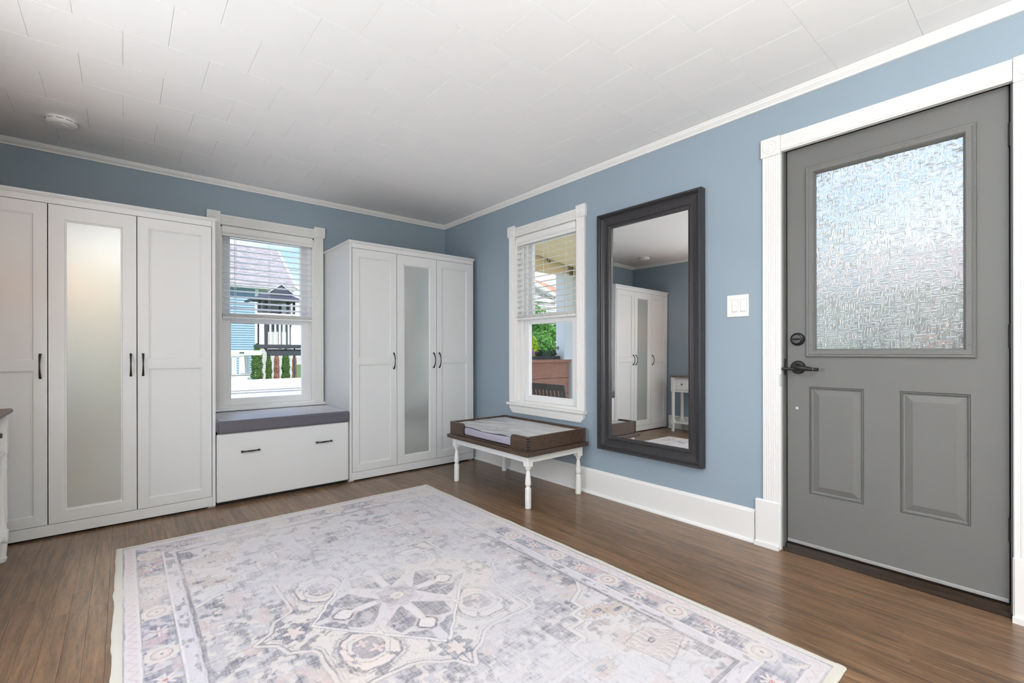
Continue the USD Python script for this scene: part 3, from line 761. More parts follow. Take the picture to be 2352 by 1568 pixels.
# ---------------------------------------------------------------- console table on the left wall
t = thing('console_table', 'narrow white console table with a taupe top and turned legs at the left edge', 'console table')
CX0, CX1, CY0, CY1 = -3.300, -3.030, -1.640, -.822
obj('table_top', cbx((-3.308, CY0 - .022, .722), (CX1 + .015, CY1 + .014, .745), .006), M['taupe'], t)
obj('table_body', [bx((CX0 + .01, CY0 + .01, .535), (CX1 - .030, CY1 - .01, .722))] + [cbx((CX1 - .02, CY0 + .005, .528), (CX1 - .006, CY1 - .005, .542), .003)], M['trim'], t)
for k in range(3):
    ya = CY1 - .045 - k * .237
    dw = obj('drawer', [cbx((CX1 - .031, ya - .215, .556), (CX1 - .021, ya, .705), .003)] + [cbx((CX1 - .022, ya - .200, .571), (CX1 - .018, ya - .015, .690), .002)], M['trim'], t)
    kn = lathe([(.007, 0), (.0055, .005), (.006, .009), (.011, .012), (.0125, .016), (.010, .0195), (.0005, .021)], 20)
    kn.apply_transform(trimesh.transformations.rotation_matrix(math.pi / 2, (0, 1, 0))); kn.apply_translation((CX1 - .019, ya - .1075, .632))
    obj('knob', kn, M['knob'], dw, smooth=40)
for lx in (CX1 - .022, CX0 + .022):
    for ly in (CY0 + .024, CY1 - .024):
        prof = [(.016, 0), (.018, .003), (.020, .012), (.0215, .020), (.018, .026), (.0195, .05), (.0225, .088), (.024, .10)]
        up = [(.0235, .150), (.0215, .156), (.0195, .165), (.0185, .20), (.0195, .40), (.0210, .455), (.0225, .461), (.0205, .468), (.0205, .492), (.0225, .498), (.0205, .505), (.0205, .515), (.0225, .522), (.0225, .535)]
        lm = [lathe(prof, 20, (lx, ly, 0)), lathe(up, 20, (lx, ly, 0)), cbx((lx - .0245, ly - .0245, .098), (lx + .0245, ly + .0245, .152), .004), cbx((lx - .0235, ly - .0235, .530), (lx + .0235, ly + .0235, .722), .002)]
        for g in np.arange(8) * math.pi / 4:
            lm.append(tube([(lx + .0188 * math.cos(g), ly + .0188 * math.sin(g), z) for z in (.19, .30, .42)], .0025, 5))
        obj('leg', lm, M['trim'], t, smooth=35)
obj('shelf', cbx((CX0 + .012, CY0 + .012, .112), (CX1 - .012, CY1 - .012, .128), .003), M['trim'], t)

t = thing('table_lamp', 'warm lit lamp with a tapered shade on the console table', 'lamp', (-3.17, -1.19, .745))
obj('base', lathe([(.055, 0), (.058, .008), (.03, .02), (.022, .04), (.045, .10), (.052, .16), (.04, .26), (.016, .36), (.010, .42), (.010, .58)], 28), M['trim'], t, smooth=40)
a_ = lathe([(.115, .52), (.085, .78)], 36)
keep = [i for i, f in enumerate(a_.faces) if max(f) < 72]
sm_ = trimesh.Trimesh(a_.vertices, a_.faces[keep], process=False); sm_.remove_unreferenced_vertices()
obj('shade', sm_, M['shade'], t, smooth=True)
obj('shade_ring', [tube([(.085 * math.cos(g), .085 * math.sin(g), .78) for g in np.linspace(0, 6.2832, 25)], .002, 5), tube([(-.085, 0, .78), (.085, 0, .78)], .002, 5), tube([(0, 0, .58), (0, 0, .78)], .003, 5)], M['iron'], t)
bl = UsdLux.SphereLight.Define(stage, str(t.GetPath()) + '/bulb_light')
bl.CreateRadiusAttr(.03); bl.CreateIntensityAttr(48.0); bl.CreateColorAttr(Gf.Vec3f(1.0, .58, .26)); bl.AddTranslateOp().Set(Gf.Vec3d(0, 0, .66))

t = thing('wall_sconce', 'warm lit wall sconce on the beige wall behind the camera', 'wall lamp', (-3.20, -6.20, 1.90))
obj('back_plate', cbx((-.05, 0, -.10), (.05, .015, .06), .006), M['iron'], t)
obj('arm', tube([(0, .015, -.06), (0, .06, -.075), (0, .10, -.06), (0, .10, -.02)], .006, 8), M['iron'], t)
a_ = lathe([(.085, -.02), (.060, .13)], 32); a_ = trimesh.Trimesh(a_.vertices, a_.faces[[i for i, f in enumerate(a_.faces) if max(f) < 64]], process=False); a_.remove_unreferenced_vertices(); a_.apply_translation((0, .10, 0))
obj('shade', a_, M['shade'], t, smooth=True)
bl = UsdLux.SphereLight.Define(stage, str(t.GetPath()) + '/bulb_light')
bl.CreateRadiusAttr(.035); bl.CreateIntensityAttr(800.0); bl.CreateColorAttr(Gf.Vec3f(1.0, .55, .24)); bl.AddTranslateOp().Set(Gf.Vec3d(0, .10, .04))

t = thing('ceiling_lamp', 'flush round white ceiling lamp added unseen behind the camera for fill light', 'ceiling lamp', (-1.2, -4.6, HC))
obj('canopy', lathe([(.205, -.03), (.21, -.02), (.21, 0)], 40), M['plastic'], t)
obj('diffuser_ring', lathe([(.192, -.10), (.20, -.09), (.205, -.03)], 40), M['plastic'], t)

t = thing('floor_lamp', 'white torchiere floor lamp added unseen behind the camera to brighten the ceiling', 'lamp', (-2.3, -4.85, 0))
obj('base', lathe([(.14, 0), (.14, .012), (.02, .025)], 28), M['plastic'], t)
obj('pole', lathe([(.014, .02), (.014, 1.26)], 12), M['plastic'], t)
bw_ = lathe([(.03, 1.25), (.12, 1.28), (.19, 1.33), (.225, 1.40)], 32)
bw_ = trimesh.Trimesh(bw_.vertices, bw_.faces[[i for i, f in enumerate(bw_.faces) if max(f) < 129]], process=False); bw_.remove_unreferenced_vertices()
obj('bowl', bw_, M['plastic'], t)

# ---------------------------------------------------------------- rug
rug = thing('rug', 'large distressed grey and cream medallion rug on the dark floor', 'rug')
RX, RY, RW, RL = -1.722, -2.385, .905, 1.345     # centre and half sizes
HEM = .026


def sdp(px, py, V):
    """signed distance to a polygon"""
    V = np.array(V, float); n = len(V)
    d = np.full(px.shape, 1e9); s = np.ones(px.shape)
    for i in range(n):
        a, b = V[i], V[i - 1]
        ex, ey = b - a
        wx, wy = px - a[0], py - a[1]
        h = np.clip((wx * ex + wy * ey) / (ex * ex + ey * ey + 1e-12), 0, 1)
        d = np.minimum(d, (wx - ex * h) ** 2 + (wy - ey * h) ** 2)
        c1, c2, c3 = py >= a[1], py < b[1], ex * wy > ey * wx
        s = np.where((c1 & c2 & c3) | (~c1 & ~c2 & ~c3), -s, s)
    return s * np.sqrt(d)


def rug_colours(x, y):
    """printed pattern: x, y from the rug's centre"""
    P3 = lambda f, sx=1, sy=1, z=0: np.stack([x * f * sx, y * f * sy, np.full(x.shape, float(z))], 1)
    wob = lambda f, k: (meshkit.noise(P3(f, z=k)) - .5)
    xx, yy = x + .008 * wob(26, 1) + .006 * wob(9, 3), y + .008 * wob(26, 2) + .006 * wob(9, 4)
    u, v = np.abs(xx), np.abs(yy)
    C = lambda r, g, b: np.array(srgb(r, g, b))
    pale, cream, dark, line, pink, mid, slate = C(205, 202, 206), C(214, 208, 203), C(106, 105, 116), C(118, 113, 120), C(198, 180, 178), C(166, 164, 171), C(84, 87, 104)
    col = np.tile(pale, (len(x), 1))
    e = .0022

    def put(mask, c, a=1.0):
        m = (np.clip(mask, 0, 1) * a)[:, None]
        col[:] = col * (1 - m) + np.asarray(c) * m
    ins = lambda s: np.clip(.5 - s / e, 0, 1)
    rim = lambda s, w: np.clip(.5 - (np.abs(s) - w) / e, 0, 1)
    leaf = meshkit.fbm(P3(25, z=2), 3, 3); leaf2 = meshkit.fbm(P3(42, z=8), 2, 9); big = meshkit.fbm(P3(5, z=5), 3, 17)
    blot = np.clip((leaf - .46) * 14, 0, 1)
    curl = np.clip(1 - np.abs(leaf2 - .5) * 16, 0, 1)
    # field ground inside the stepped line
    step = [(0, .86), (.10, .86), (.10, .775), (.20, .775), (.285, .775), (.285, .695), (.365, .695), (.365, .615), (.445, .615), (.445, .555), (.51, .555), (.51, .50), (.60, .46), (.69, .38), (.69, 0), (0, 0)]
    sg = sdp(u, v, step)
    g = ins(sg)
    put(g, mid, .75)
    put(g * blot, dark, .9)
    put(g * np.clip((leaf2 - .60) * 16, 0, 1), cream, .85)
    put(g * np.clip((meshkit.fbm(P3(13, z=31), 2, 23) - .64) * 18, 0, 1), pink, .8)
    put(g * curl, cream, .55)
    put(rim(sg - .012, .007), cream, .9); put(rim(sg - .021, .0016), line, .8); put(rim(sg, .0016), line, .8)
    # corner areas: drawing on the pale field
    o = 1 - ins(sg - .02)
    curl3 = np.clip(1 - np.abs(meshkit.fbm(P3(14, z=41), 2, 31) - .5) * 34, 0, 1)
    put(o * np.clip(1 - np.abs(meshkit.fbm(P3(16, z=12), 2, 41) - .52) * 40, 0, 1), mid, .75)
    put(o * curl3, line, .35)
    put(o * np.clip((leaf - .61) * 18, 0, 1), line, .75)
    put(o * np.clip((meshkit.fbm(P3(11, z=22), 2, 51) - .62) * 14, 0, 1), pink, .6)
    # u, v pendants and corner squares
    sq = sdp(u, v, [(.454, .811), (.588, .800), (.683, .918), (.480, .975)])
    put(ins(sq), C(182, 170, 174)); put(ins(sq) * np.clip(np.sin((u * 1.0 - v * .9 + .02 * np.sin(v * 60)) * 230) * 3 - 1.4, 0, 1), cream, .9); put(rim(sq, .002), line, .9)
    put(ins(np.hypot(u - .55, (v - .86) * 1.6) - .02), slate)
    for (pu, pv) in ((.545, .615), (.30, .84), (.62, .66)):
        r = np.hypot((u - pu) * .75, (v - pv) * 1.3)
        an = np.arctan2(v - pv, u - pu)
        put(ins(r - .045 - .008 * np.sin(an * 13)), C(190, 172, 162), .8); put(rim(r - .046 - .008 * np.sin(an * 13), .002), line, .9); put(ins(r - .018), slate)
    dk = ins(np.hypot(u - .66, v - 1.02) - .055 + .03 * (leaf2 - .5)); put(dk, slate, .8)
    # big medallion
    star = [(0, .555), (.030, .50), (.075, .475), (.130, .430), (.170, .415), (.362, .415), (.362, .170), (.372, .145), (.440, .104), (.460, .04), (.515, 0), (0, 0)]
    ss = sdp(u, v, star)
    put(ins(ss), cream)
    put(rim(ss, .003), line, .85); put(rim(ss - .018, .0018), line, .7); put(rim(ss + .012, .0012), line, .7); put(rim(ss - .010, .006), cream, .9)
    put(ins(ss) * np.clip(1 - np.abs(leaf2 - .47) * 60, 0, 1), line, .55)
    put(ins(ss) * np.clip((leaf - .62) * 20, 0, 1), dark, .85)
    put(ins(ss) * np.clip((big - .60) * 12, 0, 1), pink, .4)
    # octagon panels in the four corners of the medallion
    oc = [(.245, .140), (.290, .165), (.322, .215), (.322, .310), (.290, .365), (.205, .372), (.150, .345), (.132, .290), (.145, .225), (.19, .18)]
    so = sdp(u, v, oc)
    put(ins(so), C(222, 210, 204)); put(rim(so, .0045), C(104, 100, 110), .95); put(rim(so - .014, .0012), line, .9)
    tick = (np.sin((u * 1.0 + v * .3) * 420) > .3) | (np.sin((v * 1.0 - u * .3) * 420) > .6)
    put(np.clip(.5 - (np.abs(so - .014) - .009) / e, 0, 1) * tick, line, .45)
    oc2 = [(.235, .195), (.262, .205), (.278, .235), (.268, .300), (.245, .315), (.205, .308), (.172, .262), (.172, .235), (.200, .200)]
    s2 = sdp(u, v, oc2)
    put(ins(s2), C(150, 142, 150)); put(rim(s2 - .010, .0075), cream); put(rim(s2, .002), line, .9); put(rim(s2 - .020, .0015), line, .9)
    for (pu, pv, r0) in ((.208, .277, .028), (.238, .226, .024)):
        r, an = np.hypot(u - pu, v - pv), np.arctan2(v - pv, u - pu)
        put(ins(r - r0 * (.65 + .35 * np.cos(an * 4))), C(212, 196, 192)); put(ins(r - .006), pink)
    for (pu, pv) in ((.300, .335), (.172, .345), (.306, .20), (.285, .270), (.185, .335), (.30, .30)):
        put(ins(np.hypot((u - pu) * 1.2, v - pv) - .0095), slate, .85)
        put(np.clip(.5 - (np.abs((u - pu) + (v - pv) * .6) - .0018) / e, 0, 1) * (np.hypot(u - pu, v - pv) < .03), line, .8)
    # inner diamond with its star
    di = sdp(u, v, [(.342, 0), (0, .404), (-.342, 0), (0, -.404)])
    put(ins(di), C(206, 202, 206))
    W = [[(.022, .085), (.125, .172), (.105, .252), (.045, .240), (.019, .205)], [(.080, .018), (.158, .135), (.205, .120), (.238, .085), (.198, .024)], [(.02, .30), (.05, .29), (.075, .27), (.12, .27), (.02, .385)], [(.262, .02), (.255, .05), (.235, .07), (.24, .115), (.325, .015)]]
    hat = np.clip(meshkit.noise(np.stack([x * 46 + y * 20, y * 300 - x * 90, 0 * x], 1)), 0, 1)
    for w in W:
        s = sdp(u, v, w)
        put(ins(s), C(128, 126, 138)); put(ins(s) * np.clip((hat - .5) * 4, 0, 1), C(98, 96, 110), .8); put(ins(s) * np.clip((leaf2 - .57) * 14, 0, 1), C(176, 174, 182), .8); put(rim(s, .0013), line, .6)
    for hx, hy in ((0, .256), (.222, 0)):
        s = np.maximum(np.maximum(np.abs(u - hx) * .95, np.abs(v - hy)), (np.abs(u - hx) + np.abs(v - hy)) * .78) - .034
        put(ins(s - .020), C(196, 182, 184), .9); put(ins(s - .010), C(92, 86, 100)); put(ins(s), C(222, 218, 216)); put(ins(s) * curl, line, .4)
    put(ins(np.abs(u) - .012) * (v < .225) * (v > .05), C(214, 210, 212)); put(ins(np.abs(v) - .011) * (u < .19) * (u > .05), C(214, 210, 212))
    r, an = np.hypot(u, v), np.arctan2(v, u)
    put(ins(r - .085 - .010 * np.cos(an * 8)), C(186, 180, 186)); put(ins(r - .07) * blot, C(140, 136, 146), .7); put(ins(r - .030 - .006 * np.cos(an * 8)), cream); put(rim(r - .030, .0015), line, .8); put(ins(r - .012), pink)
    for t_ in (.30, .5, .62):
        for k in (0, 1):
            pu, pv = (.157 + .012 * (2 * k - 1)) * t_ * 1.45, (.19 - .012 * (2 * k - 1)) * t_ * 1.45
            put(ins(np.hypot(u - pu, v - pv) - .0085), pink, .8)
    put(rim(di, .0042), C(226, 222, 222)); put(rim(di - .007, .0014), line, .9); put(rim(di + .007, .0014), line, .7)
    rr, aa = np.hypot(u - .160, v - .195), np.arctan2(v - .195, u - .160)
    put(ins(rr - .020 - .010 * np.cos(aa * 4)), cream); put(rim(rr - .020 - .010 * np.cos(aa * 4), .0015), line, .8); put(ins(rr - .009), C(226, 214, 206))
    # flowers on the four tips
    for pu, pv in ((0, .448), (.405, 0)):
        rr, aa = np.hypot(u - pu, v - pv), np.arctan2(v - pv, u - pu)
        put(ins(rr - .058 - .010 * np.cos(aa * 7)), slate, .9); put(ins(rr - .030 - .010 * np.cos(aa * 5)), C(216, 200, 194)); put(ins(np.abs(rr - .048) - .004) * (np.cos(aa * 7) > 0), C(140, 138, 152))
    # field edge, guards and main border
    du, dv = RW - np.abs(x) + .004 * wob(22, 6), RL - np.abs(y) + .004 * wob(22, 7)
    dm = np.minimum(du, dv)
    s_along = np.where(du < dv, y, x)
    b = dm < .248
    col[b] = pale
    band = lambda lo, hi: np.clip((dm - lo) / e + .5, 0, 1) * np.clip((hi - dm) / e + .5, 0, 1)
    put(band(.232, .2475), C(112, 108, 120), .9); put(band(.205, .231), C(208, 204, 210)); put(band(.224, .228) * (np.sin(s_along * 500) > 0), line, .5)
    put(band(.186, .206), C(204, 200, 208)); put(band(.188, .222) * np.clip((meshkit.fbm(np.stack([s_along * 26, dm * 40, 0 * x], 1), 2, 61) - .56) * 16, 0, 1), line, .75)
    put(band(.176, .180), line, .9); put(band(.181, .187), C(224, 220, 222))
    put(band(.082, .176), C(146, 145, 160)); put(band(.082, .176) * np.clip((leaf - .44) * 12, 0, 1), C(112, 112, 130), .9); put(band(.082, .176) * np.clip((leaf2 - .58) * 14, 0, 1), C(206, 198, 202), .8); put(band(.082, .176) * curl, C(200, 196, 204), .35)
    put(band(.082, .176) * np.clip((meshkit.fbm(P3(15, z=71), 2, 71) - .63) * 14, 0, 1), C(196, 172, 176), .8)
    ph = s_along / .325
    fc = (ph - np.floor(ph) - .5) * .325
    ru, an = np.hypot(fc * .95, dm - .129), np.arctan2(dm - .129, fc)
    put(ins(ru - .054 - .005 * np.cos(an * 10)), C(214, 206, 202)); put(rim(ru - .050, .0014), line, .5); put(ins(ru - .030), C(208, 188, 186), .8); put(rim(ru - .030, .0016), line, .8); put(ins(ru - .018), cream); put(ins(ru - .005), slate)
    f2 = (ph - np.floor(ph + .5)) * .325
    ru, an = np.hypot(f2, dm - .129), np.arctan2(dm - .129, f2)
    put(ins(ru - .022 - .016 * np.cos(an * 8)), C(218, 208, 204)); put(ins(ru - .008), C(190, 130, 130))
    put(band(.072, .077), C(222, 218, 220)); put(band(.078, .081), line, .8)
    put(band(.034, .072), C(216, 206, 208)); zz = np.abs(((s_along / .05) % 1) - .5) * .05
    put(band(.040, .068) * np.clip(1 - np.abs(dm - .042 - zz) / .004, 0, 1), C(178, 152, 158), .8)
    put(band(.027, .034), C(128, 122, 136), .9)
    # abrasion: big worn patches and fine thread scratches along both directions
    worn = np.clip((meshkit.fbm(P3(2.6, z=3), 4, 91) - .40) * 4.2, 0, 1)
    thr = meshkit.noise(np.stack([x * 22, y * 420, 0 * x], 1), 5) * .5 + meshkit.noise(np.stack([x * 420, y * 22, 0 * x + 4], 1), 6) * .5
    wear = np.clip(.29 + .50 * worn + (thr - .5) * 1.1, 0, .92)
    tint = np.where((meshkit.fbm(P3(1.3, z=9), 2, 95) > .5)[:, None], C(204, 202, 207), C(211, 206, 205))
    put(wear, tint)
    col[:] = col * (.94 + .12 * meshkit.noise(P3(260, z=1), 8))[:, None]
    return col


gx, gy = np.linspace(-RW + HEM, RW - HEM, 452), np.linspace(-RL + HEM, RL - HEM, 670)
U, V = np.meshgrid(gx, gy, indexing='ij'); U, V = U.ravel(), V.ravel()
ripple = lambda x, y: .0009 * (meshkit.fbm(np.stack([x * 7, y * 7, 0 * x], 1), 2) - .5)
rz = .0075 + ripple(U, V)
idx = np.arange(len(gx) * len(gy)).reshape(len(gx), len(gy))
ff = np.concatenate([np.stack([idx[:-1, :-1], idx[1:, :-1], idx[1:, 1:]], -1).reshape(-1, 3), np.stack([idx[:-1, :-1], idx[1:, 1:], idx[:-1, 1:]], -1).reshape(-1, 3)])
M['rug'] = mat('printed_rug_pile', {'a': ('attribute', {'attribute': 'rug_print'}), 'g': ('geometry', {}), 'n': ('noise_texture', {'scale': 900.0, 'detail': 2}), 'b': ('bump', {'strength': .35, 'distance': .002}),
                                    'p': ('principled_bsdf', {'roughness': .95, 'specular_ior_level': .1, 'sheen_weight': .15})}, [('a.color', 'p.base_color'), ('g.position', 'n.vector'), ('n.fac', 'b.height'), ('b.normal', 'p.normal')])
pile = obj('pile', trimesh.Trimesh(np.stack([RX + U, RY + V, rz], 1), ff, process=False), M['rug'], rug, smooth=True)
UsdGeom.PrimvarsAPI(pile).CreatePrimvar('rug_print', Sdf.ValueTypeNames.Color3fArray, 'vertex').Set(Vt.Vec3fArray.FromNumpy(rug_colours(U, V).astype(np.float32)))
M['hem'] = paint('cream_hem_cloth', srgb(208, 205, 196), .9, .3, 600)


def hem_strip(p0, p1, out, seed):
    """a rippled hem from p0 to p1, 'out' points away from the rug"""
    p0, p1, out = np.array(p0), np.array(p1), np.array(out)
    n = int(np.linalg.norm(p1 - p0) / .006); s = np.linspace(0, 1, n)[:, None]
    L = np.linalg.norm(p1 - p0)
    wave = meshkit.fbm(np.stack([s[:, 0] * L * 9, 0 * s[:, 0], 0 * s[:, 0] + seed], 1), 3, seed) - .5
    rows = []
    for k, (w, z) in enumerate(((-.001, .0076), (.008, .0084), (.018, .0078), (HEM, .0050), (HEM + .001, .0004))):
        c = p0 + (p1 - p0) * s
        o = w * (1 + (.38 * wave * (k / 3.0 if k < 4 else 1.0)))[:, None]
        rows.append(np.hstack([c + out * o, (z + (.004 * np.abs(wave) * (k in (1, 2, 3))))[:, None]]))
    v = np.array(rows); i = np.arange(v.shape[0] * n).reshape(v.shape[0], n)
    f = np.concatenate([np.stack([i[:-1, :-1], i[1:, :-1], i[1:, 1:]], -1).reshape(-1, 3), np.stack([i[:-1, :-1], i[1:, 1:], i[:-1, 1:]], -1).reshape(-1, 3)])
    m = trimesh.Trimesh(v.reshape(-1, 3), f, process=False)
    if m.face_normals[:, 2].mean() < 0:
        m.invert()
    return m


x0, x1, y0, y1 = RX - RW + HEM, RX + RW - HEM, RY - RL + HEM, RY + RL - HEM
obj('hem', [hem_strip((x0 - HEM * .9, y1), (x1 + HEM * .9, y1), (0, 1), 1), hem_strip((x1, y0 - HEM * .9), (x1, y1 + HEM * .9), (1, 0), 2), hem_strip((x0, y0 - HEM * .9), (x0, y1 + HEM * .9), (-1, 0), 3), hem_strip((x0 - HEM * .9, y0), (x1 + HEM * .9, y0), (0, -1), 4)], M['hem'], rug, 'rippled cream hem', smooth=True)

# ---------------------------------------------------------------- outside: ground
GZ = -.62
tag(obj('lawn', [bx((-40, .25, GZ - .2), (60, 60, GZ)), bx((3.4, -40, GZ - .2), (60, .25, GZ))], M['lawn']), 'green lawn outside the windows', 'lawn', kind='stuff')
tag(obj('patio', [cbx((-8, .85, GZ), (3.1, 3.5, GZ + .03), .004)], M['vinyl']), 'unseen pale patio strip added by the white fence to bounce light indoors', 'patio', kind='stuff')  # unseen pale slab added to bounce sunlight up to the ceiling


def leaf_cloud(pts, nrm, size, rng, elong=1.6):
    """small bent leaf quads at pts"""
    n = len(pts)
    d = nrm + rng.normal(0, .55, (n, 3)); d /= np.linalg.norm(d, axis=1, keepdims=True)
    a = np.cross(d, rng.normal(0, 1, (n, 3))); a /= np.linalg.norm(a, axis=1, keepdims=True); b = np.cross(d, a)
    s = size * rng.uniform(.6, 1.3, (n, 1))
    p = np.stack([pts - a * s * elong, pts + b * s * .5 + d * s * .12, pts + a * s * elong, pts - b * s * .5 + d * s * .12], 1).reshape(-1, 3)
    i = np.arange(n)[:, None] * 4
    return trimesh.Trimesh(p, np.concatenate([i + [0, 1, 2], i + [0, 2, 3]]), process=False)


def conifer(name, label, cat, x, y, w, top, m, seed, group=None, parent=None, n=5200):
    rng = np.random.default_rng(seed)
    t = thing(name, label, cat, (x, y, GZ), group)
    h = top - GZ
    z = rng.uniform(.05, 1, n) ** .9
    r = (w / 2) * np.where(z < .75, 1 - .12 * z, .91 * np.sqrt(np.clip((1 - z) / .25, 0, 1))) * np.sqrt(rng.uniform(.35, 1.0, n)) * (1 + .12 * np.sin(z * 40))
    a = rng.uniform(0, 6.283, n)
    p = np.stack([r * np.cos(a), r * np.sin(a), z * h], 1)
    obj('foliage', leaf_cloud(p, np.stack([np.cos(a), np.sin(a), np.full(n, .3)], 1), .020, rng), m, t)
    obj('trunk', lathe([(.03, 0), (.02, h * .6), (.004, h * .95)], 8), M['bark'], t)
    return t


# ---------------------------------------------------------------- through window 1
t = thing('vinyl_fence', 'white vinyl privacy fence just outside the left window', 'fence')
FY = 3.6
for x in np.arange(-5.3, 3.2, .152):
    obj('picket', cbx((x, FY + .015, GZ + .1), (x + .1505, FY + .037, .44), .002), M['fence'], t)
obj('top_rail', cbx((-5.3, FY, .455), (3.2, FY + .05, .610), .004), M['fence'], t)
obj('rail_groove', [bx((-5.3, FY + .020, .440), (3.2, FY + .040, .457)), cbx((-5.3, FY - .006, .424), (3.2, FY + .046, .441), .003)], M['fence'], t)
obj('bottom_rail', cbx((-5.3, FY, GZ + .05), (3.2, FY + .05, GZ + .2), .004), M['fence'], t)
for x in (-5.3, -2.8, 1.2, 3.1):
    obj('fence_post', [cbx((x - .06, FY - .035, GZ), (x + .06, FY + .085, .66), .004), cbx((x - .07, FY - .045, .66), (x + .07, FY + .095, .69), .01)], M['fence'], t)

for k, (x, w, top, mm, nm, lab, cat) in enumerate((
        (.41, .33, 1.26, 'green', 'arborvitae', 'green columnar arborvitae nearest the white stair rail, leftmost behind the fence', 'shrub'),
        (.725, .17, .98, 'green', 'arborvitae', 'narrow green arborvitae left of the first brown one', 'shrub'),
        (.940, .15, 1.08, 'rust', 'arborvitae', 'dead brown arborvitae between two green ones behind the fence', 'shrub'),
        (1.19, .24, 1.12, 'green', 'arborvitae', 'broad green arborvitae between the two brown ones', 'shrub'),
        (1.435, .13, 1.06, 'rust', 'arborvitae', 'dead brown arborvitae rightmost behind the fence', 'shrub'))):
    conifer(nm, lab, cat, x, 11.0, w, top, M[mm], 20 + k, 'arborvitae row behind the fence')

t = thing('play_tower', 'dark and white wooden play tower with a hip roof and swing beam', 'playset')
PY = 8.0
for x in (-.012, .470, 1.04):
    for y in (PY, PY + .75):
        obj('tower_post', cbx((x, y, 1.1 if x < .9 else GZ), (x + .062, y + .062, 2.26 if x < .9 else 1.2), .004), M['charcoal'], t)
obj('tower_post', cbx((.640, PY + .03, GZ), (.668, PY + .07, 1.12), .003), M['charcoal'], t)
for x in (-.15, .035, .615):
    obj('roof_post', cbx((x, PY + .02, 1.93), (x + .055, PY + .07, 2.26), .003), M['navy'], t)
obj('corner_board', cbx((-.135, PY - .01, 1.20), (-.03, PY + .02, 1.94), .003), M['vinyl'], t)
for x in (.100, .208, .308, .398, .505):
    obj('white_slat', cbx((x - .020, PY - .02, 1.20), (x + .022, PY, 1.93), .003), M['vinyl'], t)
obj('hand_rail', cbx((-.22, PY - .03, 1.905), (.68, PY + .03, 1.945), .004), M['vinyl'], t)
obj('platform_beam', cbx((-.16, PY - .035, 1.105), (1.1, PY + .02, 1.198), .005), M['charcoal'], t)
obj('platform_deck', cbx((-.1, PY, 1.15), (1.1, PY + .81, 1.19), .004), M['charcoal'], t)
obj('lower_beam', cbx((.04, PY + .02, .93), (1.1, PY + .08, 1.085), .005), M['charcoal'], t)
obj('end_panel', cbx((.56, PY + .25, 1.2), (.62, PY + .31, 1.9), .004), M['navy'], t)
obj('brace', [tube([(-.03, PY + .02, 1.16), (.10, PY + .02, .93)], .03, 6)], M['charcoal'], t)
sb_ = obj('swing_beam', cbx((-3.2, PY - .02, .943), (-.09, PY + .06, 1.056), .006), M['vinyl'], t, 'white swing beam with an oval badge')
bd = lathe([(.075, 0), (.075, .006), (.070, .008), (.064, .006), (.0005, .006)], 28); bd.vertices[:, 1] *= .62
bd.apply_transform(trimesh.transformations.rotation_matrix(math.pi / 2, (1, 0, 0))); bd.apply_translation((-.499, PY - .02, 1.002))
bg = obj('badge', bd, M['greypipe'], t, 'oval badge with a dark bar')
obj('badge_bar', cbx((-.548, PY - .034, .992), (-.452, PY - .027, 1.018), .001), M['charcoal'], bg)
obj('badge_face', [tube([(-.499 + .058 * math.cos(g), PY - .027, 1.002 + .034 * math.sin(g)) for g in np.linspace(0, 6.283, 25)], .003, 5)], M['vinyl'], bg)
# hip roof with a small front gable, shingled in courses
rl, rr, zz0, zz1, ry0, ry1 = -.255, .80, 2.29, 2.60, PY - .15, PY + .95
cx_, hx_ = (rl + rr) / 2, .16
rv = [(rl, ry0, zz0), (rr, ry0, zz0), (rr, ry1, zz0), (rl, ry1, zz0), (cx_, ry0 + .50, zz1), (cx_, ry1 - .50, zz1)]
roof = trimesh.Trimesh(rv, [[0, 1, 4], [1, 2, 5], [1, 5, 4], [2, 3, 5], [3, 0, 4], [3, 4, 5], [0, 2, 1], [0, 3, 2]], process=False)
obj('hip_roof', roof, M['navy'], t)
obj('roof_fascia', [cbx((rl - .01, ry0 - .02, zz0 - .06), (rr + .01, ry0, zz0 + .01), .003), cbx((rl - .02, ry0, zz0 - .06), (rl, ry1, zz0 + .01), .003)], M['charcoal'], t)
gab = prism([(.06, 2.44), (.60, 2.44), (.335, 2.64)], 0, .35); v = gab.vertices.copy(); gab.vertices = np.stack([v[:, 0], ry0 + .10 + v[:, 2], v[:, 1]], 1); gab.invert()
obj('gable', gab, M['navy'], t)
obj('gable_trim', [tube([(.05, ry0 + .09, 2.435), (.335, ry0 + .09, 2.645), (.61, ry0 + .09, 2.435)], .016, 6)], M['siding2'], t)

t = thing('stair_railing', 'white railing with wide balusters on a white base left of the arborvitaes', 'railing')
RYY = 9.5
for x in (-.66, -.54, -.455, -.40, -.30):
    obj('baluster', cbx((x, RYY, .45), (x + .045, RYY + .04, .92), .003), M['vinyl'], t)
for x in (-.262, -.21, -.158):
    obj('board', cbx((x, RYY - .01, .47), (x + .049, RYY + .02, .90), .003), M['vinyl'], t)
obj('newel_post', cbx((-.105, RYY - .02, .42), (-.062, RYY + .03, .90), .003), M['vinyl'], t)
obj('hand_rail', cbx((-.9, RYY - .02, .905), (-.06, RYY + .04, .95), .004), M['vinyl'], t)
obj('stair_base', cbx((-.9, RYY - .05, GZ), (-.055, RYY + .5, .42), .006), M['vinyl'], t)
obj('base_cap', cbx((-.9, RYY - .07, .42), (-.05, RYY + .5, .445), .004), M['siding2'], t)

t = thing('neighbor_house', 'blue clapboard house with a steep grey roof behind the play tower', 'house')
HY = 18.0


